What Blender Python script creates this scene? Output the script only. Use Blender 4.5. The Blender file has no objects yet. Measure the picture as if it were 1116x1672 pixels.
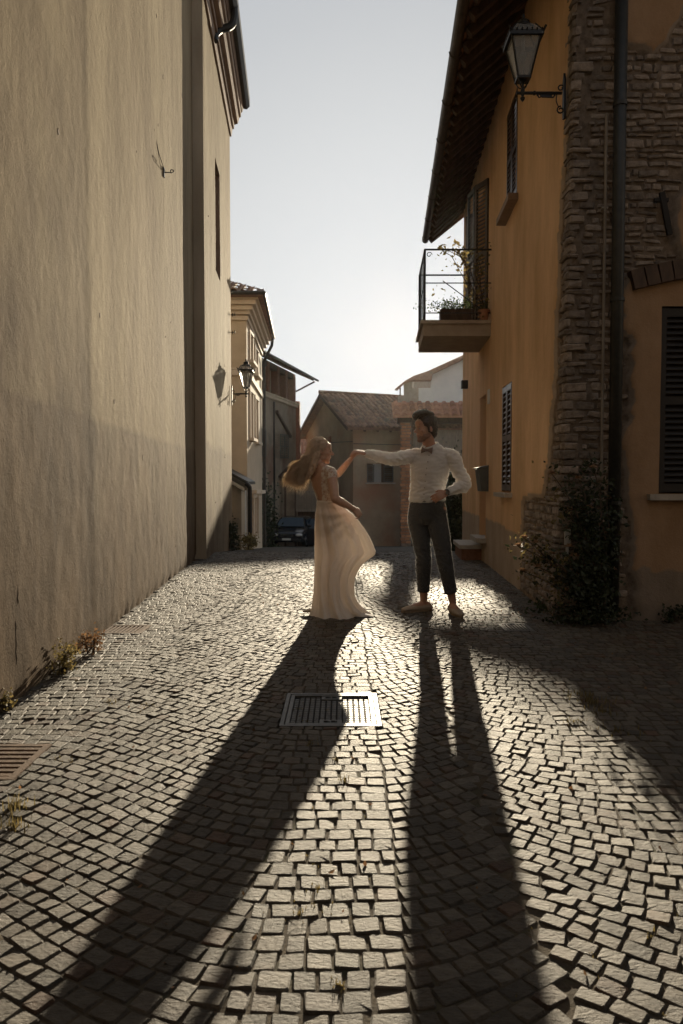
import bpy, math, random
from mathutils import Vector, Matrix, noise
sc = bpy.context.scene
R = random.Random(11)
V = Vector
# ------------------------------------------------------------------ camera, world, sun
CAMZ, FPX = 1.2, 1230.0
PIT = math.atan2(51, FPX)
_c, _s = math.cos(PIT), math.sin(PIT)
cam = bpy.data.cameras.new('camera')
cam.sensor_fit = 'VERTICAL'; cam.sensor_height = 36; cam.lens = FPX / 1672 * 36
cam.clip_start = 0.05; cam.clip_end = 2000
cam.dof.use_dof = True; cam.dof.focus_distance = 6.6; cam.dof.aperture_fstop = 7.0
camo = bpy.data.objects.new('camera', cam); sc.collection.objects.link(camo)
camo.location = (0, 0, CAMZ); camo.rotation_euler = (math.pi / 2 - PIT, 0, 0)
sc.camera = camo

SUN_AZ = math.atan(0.090)          # to the right of the view axis
SUN_EL = math.radians(10.7)
world = bpy.data.worlds.new('World'); sc.world = world; world.use_nodes = True
wn = world.node_tree; wn.nodes.clear()
sky = wn.nodes.new('ShaderNodeTexSky'); sky.sky_type = 'NISHITA'; sky.sun_disc = False
sky.sun_elevation = SUN_EL; sky.sun_rotation = SUN_AZ
sky.air_density = 1.0; sky.dust_density = 1.6; sky.ozone_density = 1.0; sky.altitude = 300
hs = wn.nodes.new('ShaderNodeHueSaturation'); hs.inputs['Saturation'].default_value = 0.52
bg = wn.nodes.new('ShaderNodeBackground'); bg.inputs['Strength'].default_value = 0.15
wo = wn.nodes.new('ShaderNodeOutputWorld')
def wm(op, *i):                                      # soft shoulder: c / (1 + c / k), keeps the glow round the sun from clipping
    q = wn.nodes.new('ShaderNodeVectorMath'); q.operation = op
    for k, v in enumerate(i):
        if isinstance(v, tuple): q.inputs[k].default_value = v
        else: wn.links.new(v, q.inputs[k])
    return q.outputs[0]
wn.links.new(sky.outputs[0], hs.inputs['Color'])
KS = (2.5, 2.5, 2.5)
_d = wm('ADD', wm('DIVIDE', hs.outputs[0], KS), (1., 1., 1.))
wn.links.new(wm('MULTIPLY', wm('DIVIDE', hs.outputs[0], _d), (.97, 1.0, 1.028)), bg.inputs[0]); wn.links.new(bg.outputs[0], wo.inputs[0])

sl = bpy.data.lights.new('sun', 'SUN'); sl.energy = 3.6; sl.angle = math.radians(0.5); sl.color = (1.0, 0.85, 0.62)
so = bpy.data.objects.new('sun', sl); sc.collection.objects.link(so)
sd = V((math.sin(SUN_AZ) * math.cos(SUN_EL), math.cos(SUN_AZ) * math.cos(SUN_EL), math.sin(SUN_EL)))
so.rotation_euler = (-sd).to_track_quat('-Z', 'Y').to_euler(); so.location = (4, 40, 20)

sc.view_settings.view_transform = 'Standard'; sc.view_settings.look = 'None'
sc.view_settings.exposure = 1.25; sc.view_settings.gamma = 1; sc.view_settings.use_curve_mapping = False
sc.render.engine = 'CYCLES'
sc.cycles.use_denoising = True
sc.cycles.max_bounces = 6; sc.cycles.transparent_max_bounces = 12

# ------------------------------------------------------------------ helpers
def W(px, py, Y):
    u = (px - 558) / FPX; v = (py - 836) / FPX; d = _c - v * _s
    return V((u * Y / d, Y, CAMZ + (-_s - v * _c) / d * Y))
def lerp(a, b, t): return a + (b - a) * t
def clamp(x, a=0., b=1.): return max(a, min(b, x))
def sstep(a, b, x):
    t = clamp((x - a) / (b - a)); return t * t * (3 - 2 * t)
def interp(pts, x):
    if x <= pts[0][0]: return pts[0][1]
    for (a, b), (c, d) in zip(pts, pts[1:]):
        if x <= c: return b + (d - b) * (x - a) / (c - a)
    return pts[-1][1]
def N(x, y, z, s=1.0): return noise.noise(V((x * s, y * s, z * s)))
def fbm(x, y, z, s=1.0, o=4):
    t = 0; a = 1; f = s
    for i in range(o):
        t += a * noise.noise(V((x * f, y * f, z * f + 17 * i))); a *= .5; f *= 2.1
    return t

ORG = {}
class MB:
    def __init__(s): s.v = []; s.f = []; s.at = []
    def add(s, vs, fs, tint=0.0):
        o = len(s.v); s.v += [V(p) for p in vs]; s.f += [tuple(i + o for i in f) for f in fs]; s.at += [tint] * len(vs); return s
    def box(s, c, sz, rz=0, M=None, tint=0.0):
        x, y, z = [q / 2 for q in sz]
        vs = [V((a * x, b * y, d * z)) for d in (-1, 1) for b in (-1, 1) for a in (-1, 1)]
        m = M if M is not None else Matrix.Rotation(rz, 3, 'Z')
        return s.add([m @ p + V(c) for p in vs], [(0, 2, 3, 1), (4, 5, 7, 6), (0, 1, 5, 4), (1, 3, 7, 5), (3, 2, 6, 7), (2, 0, 4, 6)], tint)
    def span(s, a, b, w, h, up=(0, 0, 1)):      # a bar from a to b
        a, b = V(a), V(b); d = (b - a); L = d.length; d.normalize(); u = V(up)
        sdv = d.cross(u)
        if sdv.length < 1e-4: sdv = d.cross(V((1, 0, 0)))
        sdv.normalize(); u = sdv.cross(d)
        vs = [p + sdv * (i * w / 2) + u * (j * h / 2) for p in (a, b) for i, j in ((-1, -1), (1, -1), (1, 1), (-1, 1))]
        return s.add(vs, [(0, 1, 2, 3), (7, 6, 5, 4), (0, 4, 5, 1), (1, 5, 6, 2), (2, 6, 7, 3), (3, 7, 4, 0)])
    def prism(s, poly, d):                       # 3d polygon pushed along d
        n = len(poly); d = V(d)
        return s.add([V(p) for p in poly] + [V(p) + d for p in poly],
                     [tuple(range(n))[::-1], tuple(range(n, 2 * n))] + [(i, (i + 1) % n, n + (i + 1) % n, n + i) for i in range(n)])
    def tube(s, pts, rad, seg=8, lat=None, cap=True, sub=0, rnd=False):
        pts = [V(p) for p in pts]; n = len(pts)
        rad = [(r, r) if not isinstance(r, (tuple, list)) else r for r in (rad if isinstance(rad, (list, tuple)) else [rad] * n)]
        if sub:
            P = []; Q = []
            for i in range(n - 1):
                p0, p1, p2, p3 = pts[max(0, i - 1)], pts[i], pts[i + 1], pts[min(n - 1, i + 2)]
                for k in range(sub):
                    t = k / sub
                    P.append(0.5 * ((2 * p1) + (p2 - p0) * t + (2 * p0 - 5 * p1 + 4 * p2 - p3) * t * t + (3 * p1 - p0 - 3 * p2 + p3) * t ** 3))
                    q = t * t * (3 - 2 * t) * .5 + t * .5
                    Q.append((lerp(rad[i][0], rad[i + 1][0], q), lerp(rad[i][1], rad[i + 1][1], q)))
            P.append(pts[-1]); Q.append(rad[-1]); pts, rad = P, Q; n = len(pts)
        if rnd:                                  # rounded ends
            t0 = (pts[0] - pts[1]).normalized(); t1 = (pts[-1] - pts[-2]).normalized()
            a0 = min(rad[0]); a1 = min(rad[-1])
            pre = [(pts[0] + t0 * a0 * math.sin(q), (rad[0][0] * math.cos(q), rad[0][1] * math.cos(q))) for q in (1.5, 1.1, .6)]
            post = [(pts[-1] + t1 * a1 * math.sin(q), (rad[-1][0] * math.cos(q), rad[-1][1] * math.cos(q))) for q in (.6, 1.1, 1.5)]
            pts = [p for p, _ in pre] + pts + [p for p, _ in post]; rad = [r for _, r in pre] + rad + [r for _, r in post]; n = len(pts)
        a = None; vs = []
        for i in range(n):
            t = pts[min(i + 1, n - 1)] - pts[max(i - 1, 0)]
            if t.length < 1e-9: t = V((0, 0, 1))
            t.normalize()
            ref = V(lat) if lat is not None else (a if a is not None else (V((1, 0, 0)) if abs(t.x) < .9 else V((0, 1, 0))))
            a_ = ref - t * ref.dot(t)
            if a_.length < 1e-5: a_ = V((0, 1, 0)) - t * t.y
            a = a_.normalized(); b = t.cross(a)
            for k in range(seg):
                q = 2 * math.pi * k / seg
                vs.append(pts[i] + a * (math.cos(q) * rad[i][0]) + b * (math.sin(q) * rad[i][1]))
        fs = [(i * seg + k, i * seg + (k + 1) % seg, (i + 1) * seg + (k + 1) % seg, (i + 1) * seg + k) for i in range(n - 1) for k in range(seg)]
        if cap: fs += [tuple(range(seg))[::-1], tuple(range((n - 1) * seg, n * seg))]
        return s.add(vs, fs)
    def ell(s, c, r, ax=None, nu=14, nv=10):
        c = V(c); ax = ax or (V((1, 0, 0)), V((0, 1, 0)), V((0, 0, 1)))
        vs = []
        for j in range(nv + 1):
            p = math.pi * j / nv
            for i in range(nu):
                q = 2 * math.pi * i / nu
                vs.append(c + ax[0] * (r[0] * math.sin(p) * math.cos(q)) + ax[1] * (r[1] * math.sin(p) * math.sin(q)) + ax[2] * (r[2] * math.cos(p)))
        fs = [(j * nu + i, (j + 1) * nu + i, (j + 1) * nu + (i + 1) % nu, j * nu + (i + 1) % nu) for j in range(nv) for i in range(nu)]
        return s.add(vs, fs)
    def lathe(s, c, prof, seg=12, sq=False):      # prof: (r, z) ; sq -> 4 sided
        c = V(c); n = 4 if sq else seg; k0 = math.pi / 4 if sq else 0; m = math.sqrt(2) if sq else 1
        vs = [c + V((r * m * math.cos(k0 + 2 * math.pi * k / n), r * m * math.sin(k0 + 2 * math.pi * k / n), z)) for r, z in prof for k in range(n)]
        fs = [(i * n + k, i * n + (k + 1) % n, (i + 1) * n + (k + 1) % n, (i + 1) * n + k) for i in range(len(prof) - 1) for k in range(n)]
        fs += [tuple(range(n))[::-1], tuple(range((len(prof) - 1) * n, len(prof) * n))]
        return s.add(vs, fs)
    def leaf(s, p, size, tint=None, up=.3, asp=.6):
        a = V((R.gauss(0, 1), R.gauss(0, 1), R.gauss(0, 1))).normalized()
        b = a.cross(V((R.gauss(0, 1), R.gauss(0, 1), R.gauss(up, 1)))).normalized()
        n = a.cross(b)
        p = V(p); k = size * R.uniform(.7, 1.25)
        return s.add([p - a * k * .5, p + b * k * asp * .5 + n * k * .08, p + a * k * .5, p - b * k * asp * .5 + n * k * .08], [(0, 1, 2), (0, 2, 3)],
                     R.random() if tint is None else tint)
    def mesh(s, name, org=V((0, 0, 0)), smooth=False, tint=False):
        me = bpy.data.meshes.new(name)
        me.from_pydata([tuple(p - org) for p in s.v], [], s.f)
        if smooth: me.shade_smooth()
        if tint:
            at = me.attributes.new('tint', 'FLOAT', 'POINT'); at.data.foreach_set('value', s.at)
        me.update(); return me
    def build(s, name, m, parent=None, smooth=False, org=None, tint=False):
        o_ = ORG[parent.name] if parent is not None else (V(org) if org is not None else V((0, 0, 0)))
        me = s.mesh(name, o_, smooth, tint)
        if m is not None: me.materials.append(m)
        o = bpy.data.objects.new(name, me); sc.collection.objects.link(o)
        if parent is not None: o.parent = parent
        else: o.location = o_
        ORG[o.name] = o_
        return o
def tag(o, label=None, cat=None, group=None, kind=None):
    if label: o['label'] = label
    if cat: o['category'] = cat
    if group: o['group'] = group
    if kind: o['kind'] = kind
    return o
def empty(name, loc, label, cat, group=None):
    o = bpy.data.objects.new(name, None); sc.collection.objects.link(o); o.location = V(loc); ORG[o.name] = V(loc)
    o.empty_display_size = .1
    return tag(o, label, cat, group)
def place(me, name, parent, loc, rot=None, scale=None, m=None):
    o = bpy.data.objects.new(name, me); sc.collection.objects.link(o)
    if parent is not None: o.parent = parent; o.location = V(loc) - ORG[parent.name]
    else: o.location = V(loc)
    if rot is not None: o.rotation_euler = rot
    if scale is not None: o.scale = scale
    return o
def children(o): return [c for c in bpy.data.objects if c.parent == o]
def copy_tree(o, parent=None):
    c = o.copy(); sc.collection.objects.link(c)
    if parent is not None: c.parent = parent
    for ch in children(o): copy_tree(ch, c)
    return c

# ------------------------------------------------------------------ materials
def mat(name, c1, c2=None, rough=.8, scale=4., bump=.0, bscale=30., stretch=(1, 1, 1), c3=None, tint=0., spec=.5, metal=0., coord='pos', detail=6, bdist=.01,
        trans=0., sss=0., w3=(.55, .75), sheen=0.):
    m = bpy.data.materials.new(name); m.use_nodes = True; nt = m.node_tree; n = nt.nodes; L = nt.links
    b = n['Principled BSDF']; b.inputs['Roughness'].default_value = rough; b.inputs['Metallic'].default_value = metal
    b.inputs['Specular IOR Level'].default_value = spec
    if coord == 'pos': src = n.new('ShaderNodeNewGeometry').outputs['Position']
    else: src = n.new('ShaderNodeTexCoord').outputs['Object']
    mp = n.new('ShaderNodeMapping'); mp.inputs['Scale'].default_value = stretch; L.new(src, mp.inputs[0])
    c2 = c2 or c1
    nz = n.new('ShaderNodeTexNoise'); nz.inputs['Scale'].default_value = scale; nz.inputs['Detail'].default_value = detail; nz.inputs['Roughness'].default_value = .65
    L.new(mp.outputs[0], nz.inputs['Vector'])
    rp = n.new('ShaderNodeValToRGB'); rp.color_ramp.elements[0].position = .32; rp.color_ramp.elements[1].position = .68
    rp.color_ramp.elements[0].color = (*c1, 1); rp.color_ramp.elements[1].color = (*c2, 1); L.new(nz.outputs[0], rp.inputs[0])
    col = rp.outputs[0]
    if c3:
        n2 = n.new('ShaderNodeTexNoise'); n2.inputs['Scale'].default_value = scale * .37; n2.inputs['Detail'].default_value = 5; L.new(mp.outputs[0], n2.inputs['Vector'])
        mr = n.new('ShaderNodeMapRange'); mr.inputs[1].default_value = w3[0]; mr.inputs[2].default_value = w3[1]; L.new(n2.outputs[0], mr.inputs[0])
        mx = n.new('ShaderNodeMix'); mx.data_type = 'RGBA'; L.new(mr.outputs[0], mx.inputs[0]); L.new(col, mx.inputs[6]); mx.inputs[7].default_value = (*c3, 1); col = mx.outputs[2]
    if tint:
        at = n.new('ShaderNodeAttribute'); at.attribute_name = 'tint'; oi = n.new('ShaderNodeObjectInfo')
        ad = n.new('ShaderNodeMath'); ad.operation = 'ADD'; L.new(at.outputs['Fac'], ad.inputs[0]); L.new(oi.outputs['Random'], ad.inputs[1])
        fr_ = n.new('ShaderNodeMath'); fr_.operation = 'FRACT'; L.new(ad.outputs[0], fr_.inputs[0])
        mr = n.new('ShaderNodeMapRange'); mr.inputs[3].default_value = 1 - tint; mr.inputs[4].default_value = 1 + tint; L.new(fr_.outputs[0], mr.inputs[0])
        vm = n.new('ShaderNodeVectorMath'); vm.operation = 'SCALE'; L.new(col, vm.inputs[0]); L.new(mr.outputs[0], vm.inputs['Scale']); col = vm.outputs[0]
        m['fr'] = 1; tintout = fr_.outputs[0]
    L.new(col, b.inputs['Base Color'])
    if bump:
        nb = n.new('ShaderNodeTexNoise'); nb.inputs['Scale'].default_value = bscale; nb.inputs['Detail'].default_value = 8; nb.inputs['Roughness'].default_value = .7
        L.new(mp.outputs[0], nb.inputs['Vector'])
        bp = n.new('ShaderNodeBump'); bp.inputs['Strength'].default_value = bump; bp.inputs['Distance'].default_value = bdist
        L.new(nb.outputs[0], bp.inputs['Height']); L.new(bp.outputs[0], b.inputs['Normal'])
    if trans:
        tr = n.new('ShaderNodeBsdfTranslucent'); L.new(col, tr.inputs[0]); mxs = n.new('ShaderNodeMixShader'); mxs.inputs[0].default_value = trans
        L.new(b.outputs[0], mxs.inputs[1]); L.new(tr.outputs[0], mxs.inputs[2]); L.new(mxs.outputs[0], n['Material Output'].inputs[0])
    if sheen: b.inputs['Sheen Weight'].default_value = sheen; b.inputs['Sheen Roughness'].default_value = .25
    if sss:
        b.inputs['Subsurface Weight'].default_value = sss; b.inputs['Subsurface Radius'].default_value = (.02, .008, .004)
    return m
M = {}
# sett stone : per-stone tint decides grey, beige or reddish porphyry
m = mat('sett_stone', (.058, .049, .037), (.122, .105, .082), rough=.62, scale=30, bump=.9, bscale=62, tint=.36, spec=.38, bdist=.016, stretch=(.8, 1.5, 1))
nt = m.node_tree; L = nt.links; b = nt.nodes['Principled BSDF']
fr_ = [q for q in nt.nodes if q.type == 'MATH' and q.operation == 'FRACT'][0]
m2 = nt.nodes.new('ShaderNodeMath'); m2.operation = 'MULTIPLY'; m2.inputs[1].default_value = 7.31; L.new(fr_.outputs[0], m2.inputs[0])
m3 = nt.nodes.new('ShaderNodeMath'); m3.operation = 'FRACT'; L.new(m2.outputs[0], m3.inputs[0])
cr = nt.nodes.new('ShaderNodeValToRGB'); e = cr.color_ramp.elements
e[0].position = 0; e[0].color = (1, .98, .94, 1); e[1].position = 1; e[1].color = (.86, .55, .42, 1)
q = e.new(.5); q.color = (1.05, 1.0, .92, 1); q = e.new(.78); q.color = (.95, .90, .82, 1); q = e.new(.92); q.color = (.95, .74, .6, 1)
L.new(m3.outputs[0], cr.inputs[0])
src = b.inputs['Base Color'].links[0].from_socket
mu = nt.nodes.new('ShaderNodeMix'); mu.data_type = 'RGBA'; mu.blend_type = 'MULTIPLY'; mu.inputs[0].default_value = 1
L.new(src, mu.inputs[6]); L.new(cr.outputs[0], mu.inputs[7]); L.new(mu.outputs[2], b.inputs['Base Color'])
M['sett'] = m
M['joint'] = mat('joint_earth', (.04, .030, .018), (.10, .072, .04), rough=.95, scale=14, bump=.8, bscale=80, c3=(.05, .055, .02))
M['plasterL'] = mat('old_beige_plaster', (.37, .305, .22), (.52, .44, .33), rough=.9, scale=2.2, bump=.55, bscale=60, stretch=(1, 1, .28), c3=(.30, .235, .16), bdist=.006, w3=(.5, .8))
M['plasterLlow'] = mat('damp_base_plaster', (.25, .20, .145), (.36, .295, .22), rough=.92, scale=3.0, bump=.8, bscale=45, stretch=(1, 1, .4), c3=(.27, .18, .125), bdist=.007)
M['cornice'] = mat('brown_cornice', (.22, .15, .10), (.30, .21, .145), rough=.8, scale=8, bump=.3, bscale=60)
M['iron'] = mat('black_iron', (.012, .012, .012), (.022, .02, .018), rough=.45, scale=20, metal=.4)
M['gutter'] = mat('dark_gutter', (.022, .024, .022), (.045, .043, .038), rough=.5, scale=12, metal=.3)
M['copper'] = mat('brown_gutter', (.05, .04, .03), (.10, .08, .06), rough=.45, scale=9, metal=.6)
M['orange'] = mat('orange_plaster', (.58, .36, .19), (.70, .45, .25), rough=.9, scale=1.6, bump=.5, bscale=70, stretch=(1, 1, .5), c3=(.38, .20, .095), bdist=.004)
M['plinth'] = mat('grey_plinth_plaster', (.26, .20, .15), (.34, .265, .20), rough=.92, scale=3, bump=.5, bscale=60)
M['rubble'] = mat('rubble_mortar', (.13, .10, .08), (.24, .19, .145), rough=.95, scale=8, bump=1.0, bscale=25, bdist=.02)
M['stone'] = mat('wall_stone', (.14, .11, .088), (.30, .25, .205), rough=.9, scale=16, bump=.9, bscale=50, tint=.35, bdist=.01)
M['brick'] = mat('red_brick', (.17, .08, .05), (.27, .13, .08), rough=.9, scale=14, bump=.5, bscale=60, tint=.3)
M['tile'] = mat('roof_tile', (.17, .10, .065), (.32, .20, .135), rough=.85, scale=6, bump=.4, bscale=40, tint=.35, c3=(.15, .13, .10))
M['gatebrick'] = mat('orange_brick', (.28, .135, .07), (.42, .21, .11), rough=.9, scale=14, bump=.5, bscale=60, tint=.3)
M['tile2'] = mat('orange_roof_tile', (.30, .14, .08), (.46, .24, .15), rough=.85, scale=6, bump=.3, bscale=40, tint=.3)
M['wood'] = mat('dark_wood', (.045, .028, .018), (.10, .062, .04), rough=.8, scale=14, bump=.3, bscale=50, stretch=(1, 1, .3))
M['shutter'] = mat('brown_shutter', (.05, .036, .027), (.085, .06, .045), rough=.28, scale=14)
M['shutterg'] = mat('grey_green_shutter', (.05, .055, .05), (.09, .095, .09), rough=.55, scale=14)
M['greywood'] = mat('weathered_boards', (.16, .13, .10), (.28, .24, .19), rough=.85, scale=8, stretch=(3, 3, .3))
M['cream'] = mat('cream_plaster', (.46, .38, .27), (.56, .47, .35), rough=.9, scale=2.5, bump=.3, bscale=50, c3=(.40, .32, .22))
M['trimc'] = mat('cream_trim', (.55, .47, .36), (.64, .56, .45), rough=.85, scale=5)
M['oldwall'] = mat('grey_old_plaster', (.20, .165, .125), (.34, .285, .215), rough=.92, scale=1.6, bump=.5, bscale=30, c3=(.20, .125, .085), w3=(.5, .62))
M['farhouse'] = mat('ochre_old_plaster', (.24, .185, .13), (.38, .30, .21), rough=.92, scale=.9, bump=.5, bscale=20, c3=(.28, .16, .10), w3=(.5, .62))
M['white'] = mat('white_plaster', (.60, .60, .57), (.7, .69, .65), rough=.9, scale=1.5)
M['stonegrey'] = mat('sill_stone', (.30, .27, .23), (.42, .38, .33), rough=.6, scale=12, bump=.3, bscale=60)
M['concrete'] = mat('balcony_concrete', (.30, .25, .20), (.42, .36, .29), rough=.85, scale=5, bump=.3, bscale=50)
M['cast'] = mat('cast_iron_cover', (.065, .065, .062), (.13, .127, .12), rough=.48, scale=25, metal=.55, bump=.4, bscale=90, bdist=.003)
M['rust'] = mat('rusty_grate', (.10, .06, .035), (.20, .125, .08), rough=.7, scale=20, metal=.3, bump=.4, bscale=80)
M['pit'] = mat('drain_pit', (.008, .007, .006), rough=.9)
M['leaf'] = mat('green_leaf', (.035, .055, .018), (.075, .095, .03), rough=.6, scale=20, tint=.5, trans=.4)
M['leafdark'] = mat('dark_leaf', (.02, .03, .013), (.04, .05, .02), rough=.6, scale=20, tint=.5, trans=.3)
M['leafyel'] = mat('yellowing_leaf', (.12, .10, .04), (.23, .17, .065), rough=.6, scale=20, tint=.5, trans=.5)
M['leafred'] = mat('withered_plant', (.17, .085, .045), (.25, .15, .07), rough=.8, scale=20, tint=.5, trans=.4)
M['petal'] = mat('faded_rose_petal', (.30, .17, .10), (.42, .27, .15), rough=.7, scale=30, tint=.4, trans=.45)
M['stem'] = mat('woody_stem', (.05, .035, .022), (.09, .06, .04), rough=.85)
M['ground'] = mat('ground_earth', (.10, .085, .065), (.17, .145, .11), rough=.95, scale=3, bump=.5, bscale=20)
M['paver'] = mat('far_paving', (.05, .045, .038), (.085, .077, .066), rough=.9, spec=.15, scale=14, bump=1, bscale=10, bdist=.03)
def glass(name, col, rough=.05, alpha=.35):
    m = bpy.data.materials.new(name); m.use_nodes = True; nt = m.node_tree; n = nt.nodes
    b = n['Principled BSDF']; b.inputs['Base Color'].default_value = (*col, 1); b.inputs['Roughness'].default_value = rough
    t = n.new('ShaderNodeBsdfTransparent'); x = n.new('ShaderNodeMixShader'); x.inputs[0].default_value = alpha
    nt.links.new(t.outputs[0], x.inputs[1]); nt.links.new(b.outputs[0], x.inputs[2]); nt.links.new(x.outputs[0], n['Material Output'].inputs[0]); return m
M['lampglass'] = glass('lamp_glass', (.35, .36, .36), .12, .45)
M['darkglass'] = mat('dark_window_glass', (.03, .035, .04), rough=.08)
M['paleglass'] = mat('pale_curtained_glass', (.30, .31, .31), rough=.25)
M['carpaint'] = mat('dark_car_paint', (.012, .014, .018), rough=.2)
M['carglass'] = mat('windscreen_glass', (.05, .075, .10), rough=.06)
M['rubber'] = mat('black_rubber', (.015, .015, .015), rough=.8)
M['lens'] = mat('headlight_lens', (.42, .42, .42), rough=.15)
M['plate'] = mat('pale_plate', (.45, .45, .42), rough=.5)
M['chrome'] = mat('chrome_trim', (.5, .5, .5), rough=.2, metal=1.)
# ------------------------------------------------------------------ walls in plan
def wl(Y): return -1.52 - .0616 * Y                 # church wall
def fr(Y): return 1.55 + .053 * Y                   # orange facade
def gz(Y): return 0.0 if Y < 12.2 else (-(Y - 12.2) ** 2 * .052 if Y < 13.0 else -.0333 - (Y - 13.0) * .0832) if Y < 40 else -2.28

hz = bpy.data.meshes.new('haze'); x0, x1, y0, y1, z0, z1 = -45, 45, -30, 75, -5, 14
hz.from_pydata([(x, y, z) for z in (z0, z1) for y in (y0, y1) for x in (x0, x1)], [], [(0, 2, 3, 1), (4, 5, 7, 6), (0, 1, 5, 4), (1, 3, 7, 5), (3, 2, 6, 7), (2, 0, 4, 6)])
hm_ = bpy.data.materials.new('haze'); hm_.use_nodes = True; nt = hm_.node_tree; nt.nodes.clear()
pv = nt.nodes.new('ShaderNodeVolumePrincipled'); pv.inputs['Density'].default_value = .00005; pv.inputs['Anisotropy'].default_value = .86; pv.inputs['Color'].default_value = (.95, .93, .9, 1)
on = nt.nodes.new('ShaderNodeOutputMaterial'); nt.links.new(pv.outputs[0], on.inputs['Volume']); hz.materials.append(hm_)
ho = bpy.data.objects.new('haze', hz); sc.collection.objects.link(ho); ho['kind'] = 'stuff'
# ------------------------------------------------------------------ ground, road and setts
def G(px, py):
    u = (px - 558) / FPX; v = (py - 836) / FPX; t = CAMZ / (_s + v * _c); return (u * t, t * (_c - v * _s))
mb = MB()
ys = [-12, -2, 0.5] + [1 + i * .5 for i in range(26)] + [14, 16, 20, 25, 30, 35, 40, 45, 60, 100, 200, 500]
ys = sorted(set(ys)); xs = [-400, -60, -12, -4, 0, 4, 12, 60, 400]
for j, y in enumerate(ys):
    for x in xs: mb.v.append(V((x, y, gz(y) - .035))); mb.at.append(0)
nx = len(xs)
mb.f = [(j * nx + i, j * nx + i + 1, (j + 1) * nx + i + 1, (j + 1) * nx + i) for j in range(len(ys) - 1) for i in range(nx - 1)]
tag(mb.build('ground', M['ground']), kind='structure')
mb = MB()                                            # paving beyond the crest
ys = [13.4 + i * 1.2 for i in range(26)]
for y in ys:
    for x in (-9, -4, -2, 0, 2, 4, 9): mb.v.append(V((x, y, gz(y) - .004))); mb.at.append(0)
mb.f = [(j * 7 + i, j * 7 + i + 1, j * 7 + i + 8, j * 7 + i + 7) for j in range(len(ys) - 1) for i in range(6)]
tag(mb.build('lane', M['paver']), kind='structure')

def hx(X):                                           # bow of the courses
    if X < -.22: a = clamp((-.22 - X) / 1.15); return .60 * ((a * a * (3 - 2 * a)) * .75 + .25 * a)
    if X < .17: return 0
    if X < .54: a = (X - .17) / .37; return .21 * (a ** 1.5)
    if X < 1.12: a = (X - .54) / .58; return .21 - .31 * math.sin(a * math.pi / 2)
    return -.10
def slope(X): return (hx(X + .01) - hx(X - .01)) / .02
drains = [(-.305, .197, 3.64, 4.21), (-1.79, -1.32, 2.98, 3.39), (-1.94, -1.58, 5.89, 6.23), (1.31, 1.55, 5.98, 6.29)]
mb = MB()                                            # the bed between the setts: one displaced sheet
gx0, gx1, gy0, gy1, st = -2.45, 3.9, .5, 13.5, .05
nx = int((gx1 - gx0) / st) + 1; ny = int((gy1 - gy0) / st) + 1
for j in range(ny):
    for i in range(nx):
        x = gx0 + i * st; y = gy0 + j * st
        mb.v.append(V((x, y, gz(y) - .0060 + .003 * N(x, y, 3, 9)))); mb.at.append(0)
indr = lambda x, y: any(d[0] - .01 < x < d[1] + .01 and d[2] - .01 < y < d[3] + .01 for d in drains)
for v_ in mb.v:
    if indr(v_.x, v_.y): v_.z = gz(v_.y) - .05
mb.f = [(j * nx + i, j * nx + i + 1, (j + 1) * nx + i + 1, (j + 1) * nx + i) for j in range(ny - 1) for i in range(nx - 1)]
road = tag(mb.build('road', M['joint'], smooth=True), kind='structure')

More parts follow.
